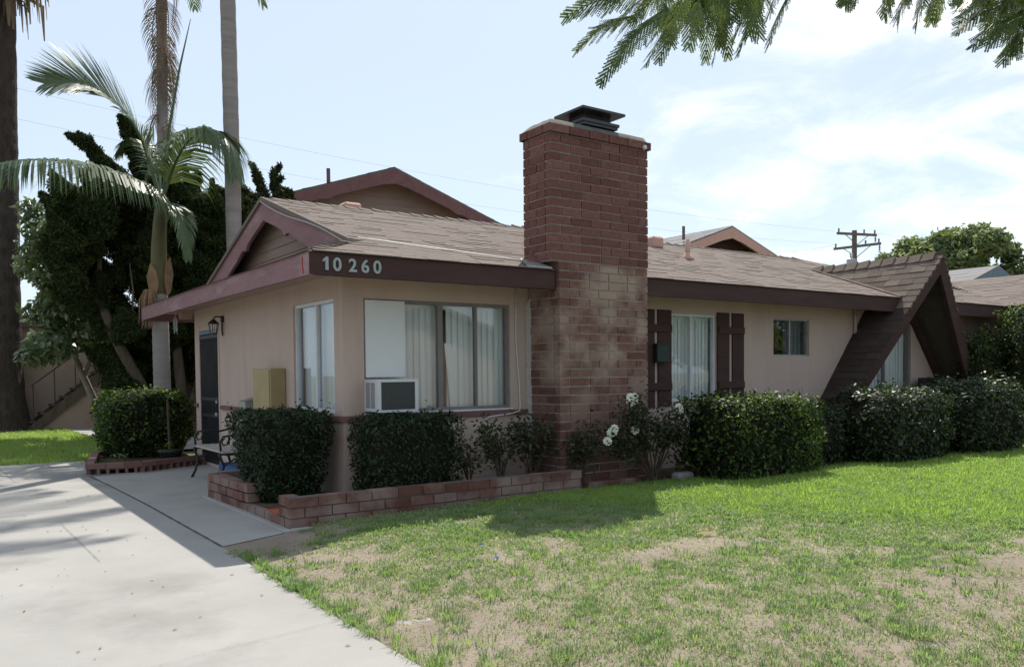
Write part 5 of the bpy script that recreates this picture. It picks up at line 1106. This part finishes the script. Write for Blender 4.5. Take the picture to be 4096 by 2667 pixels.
P2 += [((np.array(c_)+np.array(a_)/np.linalg.norm(a_)*l_*t_).tolist(), (np.array(a_)*.8+r_.normal(0, .45, 3)).tolist(), l_*.34, w_*.5) for c_, a_, l_, w_ in P2[:6] for t_ in (.2,.4,.55,.7,.85)]
juniper((5.7,16.8,0), P2, 'small juniper whose tips rise above the left end of the bungalow ridge', 42, [([(5.7,16.9,-.05),(5.65,16.8,1.5),(5.75,16.7,3.2),(5.85,16.6,4.6)], [.10,.09,.06,.02])], leaf=.075, per=2300)
# ------------------------------------------------------------------ leafy trees
def leafy(name, base, clumps, leafsize, m, label, seed, limbs, per=900, asp=.5, cat='tree', flat_=0., bark='bark_grey'):
    r = np.random.default_rng(seed); root = thing(name, base, label, cat); Vs = []
    for c, rad in clumps:
        rad = np.array(rad if hasattr(rad, '__len__') else (rad, rad, rad*.8), float); n = int(per*rad[0]*rad[2]*4); d = r.normal(0, 1, (n, 3)); d /= np.linalg.norm(d, axis=1, keepdims=True); q = r.uniform(.35, 1.0, n)**.5; q *= 1+.22*np.sin(d[:, 0]*5+c[0])*np.sin(d[:, 2]*6+c[2])*np.sin(d[:, 1]*5)
        P = np.array(c)+d*rad*q[:, None]; Vs.append(leaf_cloud(P, d*.6+[0,0,.55], leafsize, asp, None, r, flat_=flat_))
    V, Fc, T = cat_leaves(Vs); np_mesh('crown', V, Fc, T, M[m], root); mb = MB()
    for pts, rr in limbs: mb.tube(pts, rr, 8)
    mb.build('trunk', M[bark], root, True); return root
r_ = np.random.default_rng(8); CL = [((2.45+r_.normal(0,.30), 22+r_.normal(0,.4), z), r_.uniform(.28,.48)) for z in np.linspace(1.9,5.0,20)]+[((2.1,21.9,4.9),.35),((2.0,21.8,5.25),.25),((2.9,21.7,3.0),.45),((3.05,21.7,2.4),.42),((2.3,21.7,2.1),.5),((2.75,21.8,3.7),.4)]
leafy('broadleaf_tree', (2.6,22,0), CL, .19, 'broadleaf', 'tree with large pale shiny leaves between the fan palm and the juniper', 51, [([(3.35,22.1,-.05),(3.25,22,.7),(2.95,22,1.5),(2.6,22,2.6),(2.4,22,3.9)], [.10,.09,.075,.06,.03]), ([(3.0,22,1.4),(3.3,21.9,2.2),(3.0,21.8,3.0)], [.05,.04,.02])], per=560, asp=.5)
CL = []; r_ = np.random.default_rng(9)
for _ in range(46):
    a = r_.uniform(0, 6.28); q = math.sqrt(r_.random()); x = 48.9+3.2*q*math.cos(a); z = 6.9+1.8*q*math.sin(a)
    if z < 5.6 and x < 46.5: continue
    CL.append(((x-.3*(z-6), 25+r_.normal(0,1.4), z), r_.uniform(.7,1.15)))
CL += [((45.0,24.5,7.6),.7),((46.2,24.2,8.4),.7),((48.0,24.4,8.9),.65),((50.0,24,8.0),.8),((51.6,24,6.9),.8),((52.8,24,5.8),.8),((47.9,23.6,7.6),.9)]
leafy('distant_tree', (47.5,25,0), CL, .30, 'fartree', 'large rounded green tree beyond the roofs at the right', 52, [([(47.6,25,-.1),(47.5,25,3),(46.5,25,6)], [.3,.26,.12]), ([(47.5,25,3),(49.5,25,6)], [.2,.1]), ([(47.2,25,4),(44.6,24.8,6.8)], [.16,.07])], per=330, asp=.55)
CL = [((40.5,24.0,7.0),.5),((41.5,24.0,6.7),.45),((40.2,24.0,5.9),.8),((41.3,24,5.6),.9),((39.4,24,5.6),.6)]
leafy('distant_tree', (40.8,24,0), CL, .28, 'fartree', 'small feathery tree top just right of the utility pole', 53, [([(40.8,24,-.1),(40.8,24,3.5),(40.5,24,6.5)], [.2,.15,.05])], per=380, asp=.4)
for k, (tx, ty, sd_) in enumerate(((36,-15,61),(47,-16,62))):
    r_ = np.random.default_rng(sd_); CL = [((tx+r_.normal(0,2.0), ty+r_.normal(0,1.2), r_.uniform(2.2,6.2)), r_.uniform(1.0,1.6)) for _ in range(26)]
    leafy('street_tree', (tx,ty,0), CL, .34, 'fartree', ('broad green tree across the street, left of its neighbour', 'broad green tree across the street, the one farther right')[k], sd_, [([(tx,ty,-.1),(tx,ty,2.5),(tx+.4,ty,4.5)], [.3,.25,.12])], per=90)
# ------------------------------------------------------------------ overhanging feathery branches
jt = thing('feathery_leaf_tree', (6.6, .2, 0), 'tree reaching over the top of the view with feathery compound leaves', 'tree')
def atd(vx, vy, dep):   # point at a given depth along a view direction
    q = np.array([(vx*4096/2380-CX)/F_PX, -(vy*4096/2380-CY)/F_PX]); return np.array([0, 0, HCAM])+(AF+AR*q[0]+AU*q[1])*dep
mb = MB(); tr_top = np.array([6.2, .6, 3.6]); mb.tube([(6.6,.2,-.05),(6.5,.25,1.5),(6.3,.5,2.7),tr_top], [.19,.16,.13,.10], 12)
B1 = [tr_top, (5.2,1.5,3.95), atd(1950,-160,4.3), atd(1700,-110,4.3), atd(1500,-45,4.3)]; B2 = [tr_top, atd(2500,-80,4.1), atd(2400,-20,4.1), atd(2330,5,4.1)]; B3 = [atd(1950,-160,4.3), atd(1800,-90,4.2), atd(1720,-30,4.1)]
B4 = [tr_top, (6.4,1.6,4.3), (6.9,3.2,4.9), (7.0,4.0,5.2)]; B5 = [tr_top, (5.4,-.6,4.4), (4.4,-1.6,4.9)]; B6 = [tr_top, (7.4,-.2,4.5), (8.6,-.6,5.0)]
for b, rr in ((B1,[.08,.06,.035,.02,.008]),(B2,[.07,.04,.025,.01]),(B3,[.03,.018,.008]),(B5,[.07,.04,.02]),(B6,[.07,.04,.02])): mb.tube(b, rr, 8)
mb.build('trunk', M['bark'], jt, True)
LF = []; r_ = random.Random(12)
spec = [(1500,0,1308,48),(1490,40,1335,125),(1560,30,1392,205),(1585,40,1500,158),(1600,0,1530,152),(1650,-10,1640,150),(1670,-20,1692,142),(1625,0,1600,120),(1700,-20,1655,155),(1765,-30,1742,88),(1785,-10,1712,135),(1842,-20,1782,118),(1725,-30,1765,92),(1480,-20,1400,40),(1540,-20,1440,100),(1570,-30,1470,60),(1640,-40,1570,90),(1700,-40,1690,60),(1610,-40,1650,70),(1540,10,1560,110),(1660,-30,1610,60),(1500,-40,1350,10),
        (1985,-60,1950,18),(2000,-50,1965,12),(2075,-40,2055,45),(2110,-40,2085,68),(2150,-40,2128,70),(2190,-30,2165,55),(2310,0,2225,62),(2340,20,2218,88),(2350,30,2258,118),(2375,40,2290,112),(2385,70,2330,150),(2365,-20,2300,105),(2400,10,2340,100),(2420,30,2375,90),(2330,-30,2270,40),(2380,-40,2320,30),(2300,-40,2240,20),(2410,-20,2360,50),(2430,0,2400,110),(2350,-10,2330,70),(2390,10,2350,60)]
def bipinnate(mb, a, b, seed, sag=.12):
    r = random.Random(seed); a, b = np.array(a), np.array(b); L_ = np.linalg.norm(b-a); d = (b-a)/L_; sd = np.cross(d, [r.uniform(-.6,.6), r.uniform(-.6,.6), .4]); sd /= np.linalg.norm(sd); nr = np.cross(sd, d); tt = r.random()
    f = lambda t: a+(b-a)*t+np.array([0,0,4*sag*L_*t*(1-t)]); mb.tube([f(t) for t in np.linspace(0,1,8)], [.0035*(1-.7*t) for t in np.linspace(0,1,8)], 4, .9); n = max(9, int(L_/.028))
    for k in range(n):
        t = .12+.87*k/n; p = f(t); pl_ = .10*math.sin(math.pi*(.22+.68*t))*r.uniform(.85,1.1)
        for s in (-1, 1):
            q = d*(.95+.25*t)+sd*s*.62+nr*r.uniform(-.22,.22)+np.array([0,0,-.30]); q /= np.linalg.norm(q); w_ = np.cross(q, nr); w_ /= np.linalg.norm(w_); m = 11
            for j in range(m):
                o = p+q*pl_*(j+.6)/m; ll = .0115*(1-.2*j/m)*r.uniform(.8,1.2)
                for s2 in (-1, 1):
                    tip = o+w_*s2*ll+q*ll*.45; mid = o+w_*s2*ll*.5; mb.add([o, mid-q*.0036, tip, mid+q*.006], [(0,1,2,3)], tt*.6+r.random()*.4)
mb = MB()
for i, (x0, y0, x1, y1) in enumerate(spec+[(a+r_.uniform(-40,40), b-30+r_.uniform(-35,5), c+r_.uniform(-10,60), d*.55-20) for a, b, c, d in spec]+[(a+r_.uniform(-25,25), b+r_.uniform(-35,5), c+r_.uniform(-20,40), d-r_.uniform(15,55)) for a, b, c, d in spec]):
    dp = r_.uniform(3.75, 4.6); bipinnate(mb, atd(x0, y0, dp), atd(x1, y1, dp+r_.uniform(-.12,.12)), i)
for i in range(46):   # more leaves along the branches above and beyond the view
    b = r_.choice((B1, B2, B3, B5, B6)); j = r_.randrange(1, len(b)); p = np.array(b[j])*.6+np.array(b[j-1])*.4+np.array([r_.uniform(-.2,.2), r_.uniform(-.2,.2), r_.uniform(.12,.35)]); a = r_.uniform(0, 6.28)
    q = p+np.array([math.cos(a)*.3, math.sin(a)*.3, r_.uniform(.0,.15)]); bipinnate(mb, p, q, 100+i, .05)
mb.build('foliage', M['jacaleaf'], jt)
# ------------------------------------------------------------------ litter on the grass
def scrap(x, y, s, c, label, name='plastic_scrap', cat='litter', seed=0, z=None, m=None):
    r = random.Random(seed); mb = MB(); z0 = float(lawn_z(np.array([x]), np.array([y]))[0])+.012 if z is None else z; n = 7; ring_ = [(x+s*math.cos(k*6.28/n)*r.uniform(.4,1.1), y+s*.6*math.sin(k*6.28/n)*r.uniform(.4,1.1), z0+r.uniform(.0,.6)*s) for k in range(n)]
    mb.add(ring_+[(x, y, z0+s*.75)], [(k, (k+1) % n, n) for k in range(n)])
    mm = m or mat('scrap_'+name+str(seed), c, rough=.5); tag(mb.build(name, mm), label, cat)
mblue = mat('blue_scrap', (.03,.10,.42), rough=.5); mred = mat('red_scrap', (.55,.05,.04), rough=.5); mwh = mat('white_scrap', (.7,.72,.75), rough=.5)
scrap(3.29, 5.09, .030, None, 'scrap of blue plastic on the patchy grass, farther of the two left blue scraps', seed=1, m=mblue)
scrap(3.12, 4.66, .034, None, 'scrap of blue plastic on the patchy grass, nearer of the two left blue scraps', seed=2, m=mblue)
scrap(5.04, 2.54, .026, None, 'scrap of blue plastic near the bare soil at the lower right', seed=3, m=mblue)
scrap(2.92, 8.2, .05, None, 'blue scrap on the soil inside the broken end of the planter', seed=4, m=mblue, z=.11)
scrap(5.35, 6.5, .036, None, 'red scrap lying in the shade by the planter end', seed=5, m=mred)
scrap(8.26, 5.62, .034, None, 'red scrap on the lush grass in front of the sunlit hedge', seed=6, m=mred)
scrap(9.9, 4.83, .045, None, 'red scrap on the lush grass toward the right edge', seed=7, m=mred)
scrap(5.08, 4.5, .022, None, 'small orange red scrap beside the dry leaf on the bare patch', seed=8, m=mred)
scrap(7.5, 3.64, .045, None, 'crumpled white scrap on the grass at the right', seed=9, m=mwh)
mb = MB(); lz = float(lawn_z(np.array([4.9]), np.array([4.36]))[0])+.015; mb.add([(4.80,4.42,lz),(4.88,4.40,lz+.02),(5.0,4.30,lz+.005),(4.87,4.34,lz+.01)], [(0,1,2,3)]); tag(mb.build('dry_leaf', mat('dry_leaf', (.42,.27,.10), rough=.7)), 'long dry yellow brown leaf on the bare patch', 'leaf')
mb = MB(); z0 = float(lawn_z(np.array([2.15]), np.array([4.0]))[0])+.018; r_ = random.Random(3); nx_ = 9; vs = []
for i in range(nx_):
    for j in range(4): vs.append((2.04+.022*i+r_.uniform(-.006,.006), 4.03-.008*i-.016*j*(1+.4*math.sin(i*1.1))+r_.uniform(-.005,.005), z0+abs(.016*math.sin(i*2.1+j*1.7))+r_.uniform(0,.008)))
mb.add(vs, [(i*4+j, i*4+j+1, (i+1)*4+j+1, (i+1)*4+j) for i in range(nx_-1) for j in range(3)]); tag(mb.build('plastic_wrapper', M['clear']), 'clear crumpled plastic wrapper on the soil by the driveway', 'litter')
mb = MB(); r_ = random.Random(21)   # bits of leaf and grit on the concrete
for _ in range(170):
    x, y = r_.uniform(-1.5, 1.8), 1.9+9*r_.random()**1.6; q = r_.uniform(.006, .02); a = r_.uniform(0, 6.28); d = (math.cos(a)*q, math.sin(a)*q)
    mb.add([(x-d[0],y-d[1],.004),(x+d[1]*.4,y-d[0]*.4,.007),(x+d[0],y+d[1],.005),(x-d[1]*.4,y+d[0]*.4,.008)], [(0,1,2,3)], r_.random())
tag(mb.build('leaf_litter', mat('dry_bits', (.12,.09,.06), (.22,.17,.11), 30, .9, tintmix=(.30,.22,.13))), kind='stuff')
for o in list(S.objects):   # parts keep their thing's own frame
    if o.type == 'MESH' and o.parent is None and 'kind' not in o and 'label' not in o: print('UNTAGGED', o.name)
